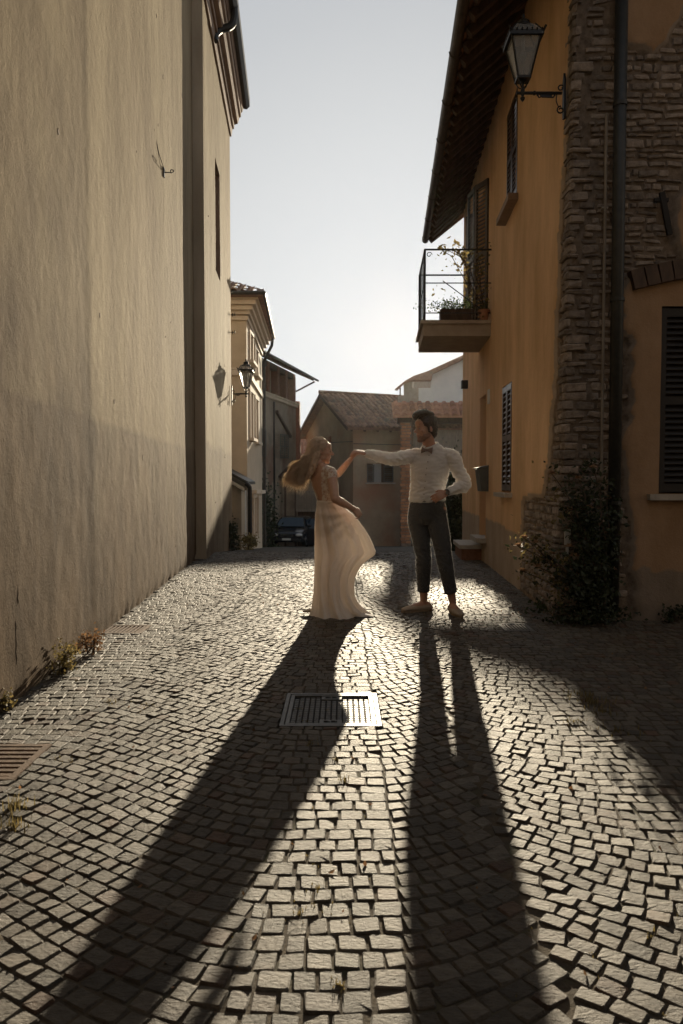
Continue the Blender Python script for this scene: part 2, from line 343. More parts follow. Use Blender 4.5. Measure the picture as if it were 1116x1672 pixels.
stones = []                                          # (area key, 4 corners, z, tilt)
p = .0750
for k in range(-16, 188):
    base = .9 + k * p
    c1, c2 = .17 + R.gauss(0, .004), .545 + R.gauss(0, .018)
    segs = [(-2.6, c1), (c1, c2), (c2, 3.95)]
    for (a, b_) in segs:
        x = a
        first = True
        while x < b_ - .02:
            sl_ = slope(x + .03); w = R.uniform(.055, .090) / math.sqrt(1 + sl_ * sl_)
            if R.random() < .06: w *= .75
            if b_ - (x + w) < .045: w = b_ - x
            x0, x1 = x, x + w; x = x1
            cs = []
            for X_, kk in ((x0, 0), (x1, 0), (x1, 1), (x0, 1)):
                sX = slope(clamp(X_, a + .011, b_ - .011)); sh = -sX * p / (1 + sX * sX) * kk
                sh *= .8
                Xn = clamp(X_ + sh, a, b_) if abs(sX) > .01 else X_
                Yn = base + kk * p + (hx(clamp(Xn, a + .001, b_ - .001)) if True else 0)
                Yn += .016 * N(Xn, Yn, 1.7, 2.2) + .006 * N(Xn, Yn, 5.5, 9)
                Xn += .014 * N(Xn, Yn, 8.1, 1.9)
                cs.append(V((Xn, Yn, 0)))
            c = (cs[0] + cs[1] + cs[2] + cs[3]) / 4
            if c.y < .75 or c.y > 13.5: continue
            if c.x < wl(c.y) + .01 or c.x > (fr(c.y) if c.y > 6.45 else 3.9) : continue
            if abs(c.x) > .4537 * c.y + .9 and c.y < 6.4: continue
            bad = False
            for d in drains:
                xa, xb = min(q_.x for q_ in cs), max(q_.x for q_ in cs); ya, yb = min(q_.y for q_ in cs), max(q_.y for q_ in cs)
                if xb < d[0] or xa > d[1] or yb < d[2] or ya > d[3]: continue
                ins = d[0] < c.x < d[1]; iny = d[2] < c.y < d[3]
                if iny or not ins:
                    if d[0] - xa > .024: 
                        for q_ in cs: q_.x = min(q_.x, d[0] - .002)
                    elif xb - d[1] > .024:
                        for q_ in cs: q_.x = max(q_.x, d[1] + .002)
                    elif d[2] - ya > .03:
                        for q_ in cs: q_.y = min(q_.y, d[2] - .002)
                    elif yb - d[3] > .03:
                        for q_ in cs: q_.y = max(q_.y, d[3] + .002)
                    else: bad = True
                else:
                    if c.y < d[2]:
                        for q_ in cs: q_.y = min(q_.y, d[2] - .002)
                    else:
                        for q_ in cs: q_.y = max(q_.y, d[3] + .002)
            if bad: continue
            c = (cs[0] + cs[1] + cs[2] + cs[3]) / 4
            stones.append((c, cs))
inview = lambda c: abs(c.x) < .4537 * c.y + .02 and c.y > 1.62
stones.sort(key=lambda s: (0 if inview(s[0]) else 1, s[0].y))
def sett_shape(r):
    q = []
    k = r.uniform(.41, .46)
    for sx, sy, o in ((-1, -1, 0), (1, -1, 1), (1, 1, 0), (-1, 1, 1)):
        a = (sx * .5, sy * k); b2 = (sx * k, sy * .5)
        q += [a, b2] if o == 0 else [b2, a]
    q = [(x + r.uniform(-.035, .025), y + r.uniform(-.035, .025)) for x, y in q]
    vs = []; top = r.uniform(-.001, .001); kx, ky = r.gauss(0, .003), r.gauss(0, .003)
    for f, z in ((1.0, -.018), (.968, -.0045), (.87, None)):
        for (x, y) in q: vs.append(V((x * f, y * f, (top + kx * x + ky * y + r.uniform(-.0007, .0007)) if z is None else z + r.uniform(-.001, .001))))
    vs.append(V((r.uniform(-.1, .1), r.uniform(-.1, .1), top + r.uniform(-.0003, .0014))))
    fs = [(j * 8 + i, j * 8 + (i + 1) % 8, (j + 1) * 8 + (i + 1) % 8, (j + 1) * 8 + i) for j in range(2) for i in range(8)] + [(16 + i, 16 + (i + 1) % 8, 24) for i in range(8)]
    return vs, fs
shapes = [sett_shape(R) for _ in range(24)]
smesh = []
for i, (vs, fs) in enumerate(shapes):
    me = bpy.data.meshes.new('sett'); me.from_pydata([tuple(v) for v in vs], [], fs); me.materials.append(M['sett']); smesh.append(me)
ORG['road'] = V((0, 0, 0))
for c, cs in stones[:300]:
    ex = (cs[1] + cs[2] - cs[0] - cs[3]) / 2; ey = (cs[3] + cs[2] - cs[0] - cs[1]) / 2
    g = R.uniform(.003, .009)
    o = place(R.choice(smesh), 'sett', road, (c.x, c.y, gz(c.y) + R.uniform(-.002, .002)), (R.gauss(0, .014), R.gauss(0, .014), math.atan2(ex.y, ex.x) + R.gauss(0, .02)),
              (ex.length - g, ey.length - g, 1))
mb = MB()
for c, cs in stones[300:]:
    vs, fs = shapes[R.randrange(24)]; g = R.uniform(.003, .009) / .075; tx, ty = R.gauss(0, .012), R.gauss(0, .012); dz = R.uniform(-.0018, .0018)
    out = []
    for v in vs:
        a = .5 + v.x * (1 - g); b2 = .5 + v.y * (1 - g)
        P = cs[0] * (1 - a) * (1 - b2) + cs[1] * a * (1 - b2) + cs[2] * a * b2 + cs[3] * (1 - a) * b2
        out.append(V((P.x, P.y, gz(P.y) + v.z + dz + tx * (P.x - c.x) + ty * (P.y - c.y))))
    mb.add(out, fs, R.random())
tag(mb.build('sett_field', M['sett'], road, tint=True), kind='stuff')
# moss, grass and dry litter in the joints
mb = MB()
def tuft(mb, x, y, n, h, sp):
    for _ in range(n):
        a = R.uniform(0, 6.28); r = abs(R.gauss(0, sp)); bx, by = x + r * math.cos(a), y + r * math.sin(a)
        q = R.uniform(0, 6.28); hh = h * R.uniform(.5, 1.2); lean = R.uniform(.1, .6) * hh
        z0 = gz(by) - .01; w = .0022
        t = V((math.cos(q), math.sin(q), 0)); s2 = V((-t.y, t.x, 0)) * w
        mb.add([V((bx, by, z0)) - s2, V((bx, by, z0)) + s2, V((bx, by, z0 + hh * .6)) + t * lean * .4 + s2 * .7, V((bx, by, z0 + hh * .6)) + t * lean * .4 - s2 * .7, V((bx, by, z0 + hh)) + t * lean],
               [(0, 1, 2, 3), (3, 2, 4)], R.random())
for _ in range(1000):
    y = R.uniform(1.5, 9) ** 1.0; x = R.uniform(max(-.46 * y, wl(y)), min(.46 * y, 2.6))
    if N(x, y, 2, 1.3) > -.1: tuft(mb, x, y, R.randint(3, 9), .012, .014)
for (px, py, n, h, sp) in ((968, 1148, 110, .05, .07), (985, 1163, 60, .04, .05), (950, 1135, 60, .04, .05), (940, 1180, 50, .03, .05), (1010, 1195, 50, .035, .06), (560, 1275, 20, .03, .02), (1065, 1530, 14, .02, .02), (20, 1320, 60, .05, .04), (25, 1350, 40, .05, .03), (520, 1450, 24, .02, .04), (490, 1490, 24, .02, .04), (555, 1605, 22, .02, .02), (545, 1240, 20, .02, .02), (505, 1215, 20, .025, .03), (120, 1240, 40, .02, .07), (180, 1145, 40, .025, .05), (240, 1150, 30, .02, .06)):
    x, y = G(px, py); tuft(mb, x, y, n, h, sp)
tag(mb.build('joint_grass', M['leafyel'], tint=True), label='short dry grass and moss growing in joints of the paving', cat='grass', kind='stuff')
mb = MB()
for _ in range(420):
    y = R.uniform(1.7, 11); x = R.uniform(max(-.46 * y, wl(y) + .05), min(.46 * y, 2.0))
    if R.random() < .5: x, y = [(R.gauss(1.45, .3)), R.uniform(6.4, 8.6)]
    if y > 6.4 and x > fr(y) - .05: continue
    mb.leaf((x, y, gz(y) + .004), R.uniform(.006, .026), up=3)
tag(mb.build('leaf_litter', M['leafred'], tint=True), label='scattered dry leaves and crumbs lying on the sunlit setts', cat='leaf litter', kind='stuff')

# ------------------------------------------------------------------ covers and drains
def cover(rect):
    x0, x1, y0, y1 = rect; cx, cy = (x0 + x1) / 2, (y0 + y1) / 2
    t = empty('drain_cover', (cx, cy, 0), 'square cast iron drain cover with raised pads set in the middle of the street', 'drain cover')
    mb = MB()
    for a, b2 in ((0, .02), (.026, .046)):
        for (xa, xb, ya, yb) in ((x0 + a, x1 - a, y0 + a, y0 + b2), (x0 + a, x1 - a, y1 - b2, y1 - a), (x0 + a, x0 + b2, y0 + b2, y1 - b2), (x1 - b2, x1 - a, y0 + b2, y1 - b2)):
            mb.box(((xa + xb) / 2, (ya + yb) / 2, -.013 - a * .05), (xb - xa, yb - ya, .03))
    mb.build('frame', M['cast'], t)
    mb = MB(); i0 = .046
    mb.box((cx, cy, -.022), (x1 - x0 - .04, y1 - y0 - .04, .02)); mb.build('plate', M['pit'], t)
    mb = MB(); nxp, nyp = 14, 15; wx = (x1 - x0 - 2 * i0) / nxp; wy = (y1 - y0 - 2 * i0) / nyp
    for i in range(nxp):
        for j in range(nyp):
            if 5 <= i <= 8 and j in (0, 1, 13, 14): continue
            X_, Y_ = x0 + i0 + (i + .5) * wx, y0 + i0 + (j + .5) * wy
            if (i in (0, 13)) and (j in (0, 14)): continue
            h = .0034; a, b2 = wx * .37, wy * .31
            mb.add([(X_ - a, Y_ - b2, -.012), (X_ + a, Y_ - b2, -.012), (X_ + a, Y_ + b2, -.012), (X_ - a, Y_ + b2, -.012),
                    (X_ - a * .85, Y_ - b2 * .8, -.012 + h), (X_ + a * .85, Y_ - b2 * .8, -.012 + h), (X_ + a * .85, Y_ + b2 * .8, -.012 + h), (X_ - a * .85, Y_ + b2 * .8, -.012 + h)],
                   [(4, 5, 6, 7), (0, 1, 5, 4), (1, 2, 6, 5), (2, 3, 7, 6), (3, 0, 4, 7)])
    tag(mb.build('raised_pads', M['cast'], t), kind='stuff')
    for sgn, Y_ in ((-1, y0 + i0 + wy), (1, y1 - i0 - wy)):
        mb = MB(); mb.box((cx, Y_, -.009), (wx * 3.8, wy * 1.8, .012)); pl = mb.build('name_plate', M['cast'], t)
        mb = MB()
        for q in (-1, 1):                            # the two small cast marks
            mb.box((cx + q * wx * .62 - .006, Y_, -.0015), (.022, .018, .003)); mb.box((cx + q * wx * .62 + .010, Y_ - .003, -.0015), (.008, .010, .003))
        mb.build('cast_mark', M['pit'], pl)
cover((-.305, .197, 3.64, 4.21))
def grate(rect, along, n, label, m, z=-.004):
    x0, x1, y0, y1 = rect; cx, cy = (x0 + x1) / 2, (y0 + y1) / 2
    t = empty('drain_grate', (cx, cy, 0), label, 'drain grate'); mb = MB(); e = .03
    for (xa, xb, ya, yb) in ((x0, x1, y0, y0 + e), (x0, x1, y1 - e, y1), (x0, x0 + e, y0 + e, y1 - e), (x1 - e, x1, y0 + e, y1 - e)):
        mb.box(((xa + xb) / 2, (ya + yb) / 2, z - .01), (xb - xa, yb - ya, .03))
    mb.build('frame', m, t)
    mb = MB(); mb.box((cx, cy, -.03), (x1 - x0 - .01, y1 - y0 - .01, .02)); mb.build('pit', M['pit'], t)
    for i in range(n):
        mb = MB(); f = (i + .5) / n
        if along == 'y': mb.box((lerp(x0 + e, x1 - e, f), cy, z - .008), ((x1 - x0 - 2 * e) / n * .52, y1 - y0 - 2 * e, .022))
        else: mb.box((cx, lerp(y0 + e, y1 - e, f), z - .008), (x1 - x0 - 2 * e, (y1 - y0 - 2 * e) / n * .52, .022))
        mb.build('bar', m, t)
    if along == 'x':
        mb = MB()
        for i in range(9): mb.box((lerp(x0 + e, x1 - e, (i + .5) / 9), cy, z - .012), (.012, y1 - y0 - 2 * e, .018))
        mb.build('cross_bars', m, t)
grate((-1.79, -1.32, 2.98, 3.39), 'x', 7, 'rusty square drain grate at the foot of the beige wall, nearest the camera', M['rust'])
grate((-1.94, -1.58, 5.89, 6.23), 'y', 9, 'small slotted drain grate by the beige wall beyond the weeds', M['rust'])
grate((1.31, 1.55, 5.98, 6.29), 'y', 7, 'small slotted drain grate in the shade before the rose bush', M['cast'])

# ------------------------------------------------------------------ height-field walls
def hfield(name, P, ss, zs, d, mats, parent, skip=None, mask=None, smooth=True):
    mb = MB(); n = len(ss); vals = []
    for z in zs:
        for s_ in ss:
            mb.v.append(P(s_, z, d(s_, z))); mb.at.append(mask(s_, z) if mask else 0)
    fl = []
    for j in range(len(zs) - 1):
        for i in range(n - 1):
            cs_, cz = (ss[i] + ss[i + 1]) / 2, (zs[j] + zs[j + 1]) / 2
            if skip and skip(cs_, cz): continue
            fl.append((j * n + i, j * n + i + 1, (j + 1) * n + i + 1, (j + 1) * n + i))
    mb.f = fl
    return mb.build(name, mats, parent, smooth=smooth, tint=True)
def grid(a, b, st, extra=()):
    n = max(1, int(round((b - a) / st))); g = [a + (b - a) * i / n for i in range(n + 1)]
    for e in extra:
        k = min(range(len(g)), key=lambda i: abs(g[i] - e)); g[k] = e
    return sorted(set(g))
def blend_mat(name, ms, pos):
    """one wall material: the 'tint' attribute runs from rubble (0) through plinth (.5) to plaster (1)"""
    m = bpy.data.materials.new(name); m.use_nodes = True; nt = m.node_tree; n = nt.nodes; L = nt.links
    at = n.new('ShaderNodeAttribute'); at.attribute_name = 'tint'
    b = n['Principled BSDF']; b.inputs['Roughness'].default_value = .92; b.inputs['Specular IOR Level'].default_value = .06
    geo = n.new('ShaderNodeNewGeometry')
    cols = []
    for (c1, c2, sc_, st_) in ms:
        mp = n.new('ShaderNodeMapping'); mp.inputs['Scale'].default_value = st_; L.new(geo.outputs['Position'], mp.inputs[0])
        nz = n.new('ShaderNodeTexNoise'); nz.inputs['Scale'].default_value = sc_; nz.inputs['Detail'].default_value = 8; nz.inputs['Roughness'].default_value = .7; L.new(mp.outputs[0], nz.inputs[0])
        rp = n.new('ShaderNodeValToRGB'); rp.color_ramp.elements[0].position = .35; rp.color_ramp.elements[1].position = .65
        rp.color_ramp.elements[0].color = (*c1, 1); rp.color_ramp.elements[1].color = (*c2, 1); L.new(nz.outputs[0], rp.inputs[0]); cols.append(rp.outputs[0])
    cur = cols[0]
    for c, (a, e) in zip(cols[1:], pos):
        mr = n.new('ShaderNodeMapRange'); mr.inputs[1].default_value = a; mr.inputs[2].default_value = e; L.new(at.outputs['Fac'], mr.inputs[0])
        mx = n.new('ShaderNodeMix'); mx.data_type = 'RGBA'; L.new(mr.outputs[0], mx.inputs[0]); L.new(cur, mx.inputs[6]); L.new(c, mx.inputs[7]); cur = mx.outputs[2]
    L.new(cur, b.inputs['Base Color'])
    nb = n.new('ShaderNodeTexNoise'); nb.inputs['Scale'].default_value = 55; nb.inputs['Detail'].default_value = 9; nb.inputs['Roughness'].default_value = .7
    L.new(geo.outputs['Position'], nb.inputs['Vector'])
    nb2 = n.new('ShaderNodeTexNoise'); nb2.inputs['Scale'].default_value = 9; nb2.inputs['Detail'].default_value = 6; L.new(geo.outputs['Position'], nb2.inputs['Vector'])
    ad = n.new('ShaderNodeMath'); ad.operation = 'MULTIPLY_ADD'; ad.inputs[1].default_value = 1.6; L.new(nb2.outputs[0], ad.inputs[0]); L.new(nb.outputs[0], ad.inputs[2])
    bp = n.new('ShaderNodeBump'); bp.inputs['Strength'].default_value = .75; bp.inputs['Distance'].default_value = .006
    L.new(ad.outputs[0], bp.inputs['Height']); L.new(bp.outputs[0], b.inputs['Normal'])
    return m
# ------------------------------------------------------------------ church on the left
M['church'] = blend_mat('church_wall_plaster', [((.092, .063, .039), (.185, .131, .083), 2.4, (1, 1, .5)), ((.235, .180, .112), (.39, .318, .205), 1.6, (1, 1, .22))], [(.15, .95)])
church = empty('church', (-2.2, 8, 0), 'tall beige plastered church side wall with pilaster and moulded eaves, filling the left side', 'church')
def chd(Y, z):
    d = .006 * fbm(Y, z * .35, 4, .8, 3) + .0016 * fbm(Y * 1.3, z * .6, 9, 4, 3) + .0014 * fbm(Y, z * .7, 2, 16, 2)
    low = 1 - sstep(1.35, 1.8, z + .12 * N(Y, 2, 2, 1.2))
    d += low * .005 + .004 * low * fbm(Y, z, 6, 6, 3)
    d -= .028 * (1 - sstep(0, .10, z + .05 * N(Y, 0, 0, 5))) * (.6 + N(Y, z, 1, 8))
    d -= .006 * (1 - sstep(5.55, 5.70, Y))
    d += .0015 * math.exp(-((Y - 5.64) / .06) ** 2)
    return d
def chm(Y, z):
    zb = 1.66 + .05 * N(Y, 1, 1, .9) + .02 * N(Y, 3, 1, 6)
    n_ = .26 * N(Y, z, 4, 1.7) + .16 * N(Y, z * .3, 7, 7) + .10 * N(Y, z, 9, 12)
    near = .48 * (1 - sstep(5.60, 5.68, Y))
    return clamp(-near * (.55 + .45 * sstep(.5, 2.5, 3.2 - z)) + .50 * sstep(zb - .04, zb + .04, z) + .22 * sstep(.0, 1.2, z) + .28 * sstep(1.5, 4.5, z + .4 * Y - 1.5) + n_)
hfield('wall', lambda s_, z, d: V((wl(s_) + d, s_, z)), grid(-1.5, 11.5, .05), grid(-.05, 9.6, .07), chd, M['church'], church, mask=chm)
OFF = .16
slit = (13.15, 13.95, 4.83, 6.75)
hfield('side_wall', lambda s_, z, d: V((wl(s_) + OFF + d, s_, z)), grid(11.5, 16.2, .05, slit[:2]), grid(-.4, 9.4, .07, slit[2:]),
       lambda Y, z: (.006 * fbm(Y, z * .3, 4, 1.5, 3) + .003 * fbm(Y, z * .5, 7, 9, 2)) * (1 - sstep(16.0, 16.2, Y)) * sstep(11.5, 11.6, Y), M['church'], church,
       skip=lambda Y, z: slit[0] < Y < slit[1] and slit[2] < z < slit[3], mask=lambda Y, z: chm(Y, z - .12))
mb = MB()
x = wl(11.5); mb.add([(x - .02, 11.5, -.2), (x + OFF, 11.5, -.2), (x + OFF, 11.5, 9.4), (x - .02, 11.5, 9.4)], [(0, 1, 2, 3)])
x = wl(16.2) + OFF; mb.add([(x, 16.2, -.6), (x - 9, 16.2, -.6), (x - 9, 16.2, 9.4), (x, 16.2, 9.4)], [(0, 1, 2, 3)])
mb.add([(wl(-1.5) - .05, -1.5, 0), (-10, -1.5, 0), (-10, -1.5, 9.6), (wl(-1.5) - .05, -1.5, 9.6)], [(0, 1, 2, 3)])
mb.add([(-10, -1.5, 0), (-11, 16.2, -.6), (-11, 16.2, 9.6), (-10, -1.5, 9.6)], [(0, 1, 2, 3)])
mb.build('end_wall', M['plasterL'], church)
mb = MB(); a, b2, z0, z1 = slit                      # deep window slit with pointed head
xo = lambda Y, d=0: wl(Y) + OFF + d
mb.add([(xo(a), a, z0), (xo(a, -.35), a, z0), (xo(a, -.35), a, z1), (xo(a), a, z1)], [(0, 1, 2, 3)])
mb.add([(xo(b2), b2, z0), (xo(b2, -.35), b2, z0), (xo(b2, -.35), b2, z1), (xo(b2), b2, z1)], [(3, 2, 1, 0)])
mb.add([(xo(a), a, z0), (xo(b2), b2, z0), (xo(b2, -.35), b2, z0 + .12), (xo(a, -.35), a, z0 + .12)], [(0, 1, 2, 3)])
mb.add([(xo(a), a, z1), (xo(b2), b2, z1), (xo(b2, -.35), b2, z1), (xo(a, -.35), a, z1)], [(3, 2, 1, 0)])
wf = mb.build('window', M['cornice'], church)
mb = MB(); mb.add([(xo(a, -.3), a, z0), (xo(b2, -.3), b2, z0), (xo(b2, -.3), b2, z1), (xo(a, -.3), a, z1)], [(0, 1, 2, 3)]); mb.build('pane', M['darkglass'], wf)
def run(prof, ya, yb, off, name, m, par, xf=wl):
    """profile (out, z) carried along a wall running in y"""
    mb = MB(); n = len(prof)
    for Y in (ya, yb):
        for o_, z in prof: mb.v.append(V((xf(Y) + off + o_, Y, z))); mb.at.append(0)
    mb.f = [(i, (i + 1) % n, n + (i + 1) % n, n + i) for i in range(n)] + [tuple(range(n))[::-1], tuple(range(n, 2 * n))]
    return mb.build(name, m, par)
run([(-.05, 8.46), (.035, 8.46), (.045, 8.53), (.06, 8.62), (-.05, 8.62)], 11.45, 16.22, OFF, 'cornice', M['cornice'], church)
run([(-.05, 8.62), (.09, 8.62), (.10, 8.68), (.075, 8.70), (.17, 8.73), (.19, 8.80), (-.05, 8.80)], 11.45, 16.23, OFF, 'cornice', M['cornice'], church)
run([(-.05, 8.80), (.19, 8.80), (.20, 8.86), (.235, 8.88), (.245, 8.98), (-.05, 8.98)], 11.45, 16.25, OFF, 'cornice', M['cornice'], church)
run([(-.05, 8.98), (.26, 8.98), (.285, 9.05), (.30, 9.12), (-.05, 9.12)], 11.45, 16.27, OFF, 'cornice', M['cornice'], church)
run([(.28, 9.12), (.29, 9.07), (.36, 9.06), (.42, 9.12), (.425, 9.28), (.41, 9.28), (.40, 9.14), (.36, 9.09), (.31, 9.10)], 11.3, 16.3, OFF, 'gutter', M['gutter'], church)
run([(-.3, 9.12), (.40, 9.14), (.40, 9.22), (-3, 10.9), (-3, 10.8)], 11.3, 16.3, OFF, 'roof', M['tile'], church)
run([(-.05, 8.50), (.10, 8.50), (.13, 8.62), (.16, 8.75), (.22, 8.9), (.22, 9.6), (-.05, 9.6)], 8.0, 11.48, 0, 'cornice', M['cornice'], church)
mb = MB(); Yp = 12.95
mb.tube([(xo(Yp, .36), Yp, 9.3), (xo(Yp, .36), Yp, 8.95), (xo(Yp, .30), Yp - .02, 8.80), (xo(Yp, .14), Yp - .06, 8.72), (xo(Yp, .06), Yp - .1, 8.62), (xo(Yp, .05), Yp - .12, 8.5)], .062, 10, sub=4)
mb.build('downpipe', M['gutter'], church)
for (Y, z0, z1) in ((4.10, .52, .66), (4.06, .20, .44)):
    mb = MB(); n = 7; pts = [V((wl(Y) + chd(Y, z0) - .0005, Y + .006 * math.sin(k * 2.3), lerp(z0, z1, k / n))) for k in range(n + 1)]
    mb.tube(pts, [.0006] + [.0022] * (n - 1) + [.0006], 5); mb.build('crack', M['pit'], church)
for _ in range(26):                                   # small chips and nail holes in the plaster
    Y, z = R.uniform(3.6, 15.8), R.uniform(.3, 6.5)
    if 11.3 < Y < 11.7 or (12.9 < Y < 14.2 and z > 4.5): continue
    x = wl(Y) + (chd(Y, z) if Y < 11.5 else OFF + .004); mb = MB(); h_ = R.uniform(.012, .035)
    mb.prism([(x - .006, Y + R.uniform(.3, 1) * h_ * .5 * math.cos(k * 1.047), z + R.uniform(.5, 1.2) * h_ * math.sin(k * 1.047)) for k in range(6)], (.0085, 0, 0)); mb.build('plaster_chip', M['cornice'], church)
mb = MB(); c = W(266, 291, 8.9)                        # hook and loop of wire
X_ = wl(8.9)
t = empty('wall_hook', (X_, 8.9, 4.75), 'thin iron hook with a loop of wire high on the beige wall', 'hook')
z = 1.2 + 494 / 1230 * 8.9
mb.tube([(X_ - .02, 8.9, z), (X_ + .05, 8.92, z + .01), (X_ + .09, 8.95, z + .02), (X_ + .105, 8.97, z + .05), (X_ + .075, 8.97, z + .06), (X_ + .07, 8.96, z + .035)], .006, 6, sub=4)
mb.box((X_ + .008, 8.9, z), (.012, .05, .11)); mb.build('hook', M['iron'], t)
mb = MB(); mb.tube([(X_ + .02, 8.9, z + .01), (X_ + .02, 8.62, z + .09), (X_ + .02, 8.44, z + .18), (X_ + .03, 8.36, z + .25), (X_ + .02, 8.42, z + .24), (X_ + .02, 8.52, z + .16), (X_ + .02, 8.6, z + .1)], .0035, 5, sub=4)
mb.build('wire', M['iron'], t)
for (px, py, Y) in ((378, 514, 16.15), (378, 543, 16.15)):
    q = W(px, py, Y); t = empty('wall_bracket', q, 'small forked iron insulator bracket on the church corner, %s' % ('upper one' if py < 530 else 'lower one'), 'bracket', 'iron brackets on the church corner')
    mb = MB(); mb.tube([q + V((-.05, 0, 0)), q + V((.09, 0, 0))], .008, 6); mb.build('bracket_arm', M['iron'], t)
    mb = MB(); mb.tube([q + V((.03, 0, -.04)), q + V((.03, 0, .04))], .008, 6); mb.tube([q + V((.075, 0, -.03)), q + V((.075, 0, .05))], .007, 6); mb.build('pin', M['iron'], t)
# ------------------------------------------------------------------ orange house on the right
house = empty('orange_house', (3, 9, 0), 'orange plastered house with exposed stone corner, louvred shutters and a balcony, on the right', 'house')
door = (10.95, 11.62, .36, 2.46)
lw = (8.80, 9.46, 1.06, 2.36); uw = (8.58, 9.28, 4.40, 5.60); bd = (10.85, 12.1, 3.44, 5.50)
M['house'] = blend_mat('house_wall_plaster', [((.14, .105, .08), (.30, .23, .175), 14, (1, 1, 1)), ((.36, .28, .21), (.46, .37, .29), 3, (1, 1, .6)), ((.60, .385, .215), (.80, .54, .325), 2.2, (1, 1, .3))],
                      [(.15, .35), (.60, .8)])
M['gable'] = blend_mat('shaded_gable_plaster', [((.10, .078, .06), (.22, .175, .135), 14, (1, 1, 1)), ((.19, .15, .115), (.26, .21, .165), 3, (1, 1, .6)), ((.26, .165, .095), (.36, .24, .15), 1.7, (1, 1, .5))], [(.15, .35), (.60, .8)])  # darker copy of the house plaster; the front's shade is put into the colour
def sidemask(Y, z):
    n = .06 * N(Y, z, 3, 2.5) + .06 * N(Y, z, 8, 8) + .05 * N(Y, z, 18, 19)
    yb = interp([(0, 8.22), (.95, 8.2), (1.02, 8.1), (1.06, 7.2), (1.4, 6.93), (1.9, 6.86), (2.6, 6.80), (3.6, 6.74), (4.4, 6.63), (6.5, 6.60)], z) + n * .9
    if Y < yb: return 0
    zp = .66 if Y > 9.2 else .62
    if z < zp + .02 * N(Y, 0, 5, 4): return .5
    return 1
def sidemask_s(Y, z):
    t = 0
    for a, b2 in ((0, 0), (.03, .02), (-.03, .02), (.02, -.03), (-.02, -.03)): t += sidemask(Y + a, z + b2)
    return t / 5
def sided(Y, z):
    m = sidemask_s(Y, z)
    d = (.038 if m > .75 else .038 * m / .75 if m < .5 else .034 + .004 * (m - .5) / .25) if m < 1 else .038
    d += .008 * fbm(Y, z * .6, 2, .9, 3)
    if m < .3: d += .012 * fbm(Y, z, 5, 8, 3) + .03 * (1 - sstep(.0, .9, z)) - .004
    return d
holes = (door, lw, uw, bd)
inh = lambda Y, z: any(h[0] < Y < h[1] and h[2] < z < h[3] for h in holes)
hfield('facade', lambda s_, z, d: V((fr(s_) - d + .016 * z * (1 - sstep(6.5, 8.3, s_)), s_, z)), grid(6.5, 14.1, .045, [h[i] for h in holes for i in (0, 1)]), grid(-.15, 6.45, .045, [h[i] for h in holes for i in (2, 3)]),
       lambda Y, z: sided(Y, z) * sstep(6.48, 6.56, Y), M['house'], house, skip=inh, mask=sidemask_s, smooth=True)
FY = 6.5; FX0 = fr(6.5)
def frontmask(X, z):
    n = .05 * N(X, z, 3, 3) + .05 * N(X, z, 8, 9) + .04 * N(X, z, 18, 21)
    if z < 2.98:
        xb = interp([(0, 2.52), (.9, 2.50), (1.5, 2.42), (2.1, 2.49), (2.5, 2.42), (2.8, 2.36), (2.98, 2.50)], z) + n
        if X > xb: return .5 if z < .42 + n else 1
        return 0
    if z > 3.05 and z < 3.85 and X > 2.86 + n + .5 * abs(z - 3.4) ** 1.6: return 1
    if z > interp([(2.3, 4.86), (2.62, 4.82), (2.78, 5.0), (2.92, 5.25), (3.2, 5.9)], X) + n and X > 2.33: return 1
    return 0
def fm_s(X, z): return sum(frontmask(X + a, z + b2) for a, b2 in ((0, 0), (.02, .015), (-.02, .015), (.015, -.02), (-.015, -.02))) / 5
fw = (2.72, 3.62, 1.09, 2.68)
def frontd(X, z):
    m = fm_s(X, z); d = .04 * min(1, m / .5) + .006 * fbm(X, z, 2, 1.5, 3)
    if m < .3: d += .014 * fbm(X, z, 5, 8, 3) - .006
    return d
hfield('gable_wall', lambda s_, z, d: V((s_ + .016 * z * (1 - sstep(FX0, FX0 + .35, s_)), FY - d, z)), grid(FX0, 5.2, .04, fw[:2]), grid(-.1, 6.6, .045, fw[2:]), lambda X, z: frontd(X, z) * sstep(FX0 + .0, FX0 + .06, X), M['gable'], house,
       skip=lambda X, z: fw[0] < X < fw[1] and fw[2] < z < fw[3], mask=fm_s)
mb = MB()                                            # rest of the shell and the reveals
Xe = fr(14.1)
mb.add([(Xe, 14.1, -.3), (8, 14.1, -.3), (8, 14.1, 7.5), (Xe, 14.1, 6.4)], [(0, 1, 2, 3)]); mb.add([(8, 14.1, -.3), (8, 6.5, -.3), (8, 6.5, 7.5), (8, 14.1, 7.5)], [(0, 1, 2, 3)])
mb.add([(5.2, 6.5, -.1), (8, 6.5, -.1), (8, 6.5, 6.6), (5.2, 6.5, 6.6)], [(0, 1, 2, 3)])
mb.build('end_wall', M['orange'], house)
for (a, b2, z0, z1) in holes:
    mb = MB()
    dep = .24 if z0 < 1 else .10
    q = [(-.037, a), (-.037, b2), (dep, b2), (dep, a)]
    P = lambda o_, Y, z: (fr(Y) + o_, Y, z)
    for Y in (a, b2): mb.add([P(-.037, Y, z0), P(dep, Y, z0), P(dep, Y, z1), P(-.037, Y, z1)], [(0, 1, 2, 3)])
    for z in (z0, z1): mb.add([P(-.037, a, z), P(dep, a, z), P(dep, b2, z), P(-.037, b2, z)], [(0, 1, 2, 3)])
    mb.build('reveal', M['orange'], house)
mb = MB(); a, b2, z0, z1 = fw
for X in (a, b2): mb.add([(X, FY - .04, z0), (X, FY + .12, z0), (X, FY + .12, z1), (X, FY - .04, z1)], [(0, 1, 2, 3)])
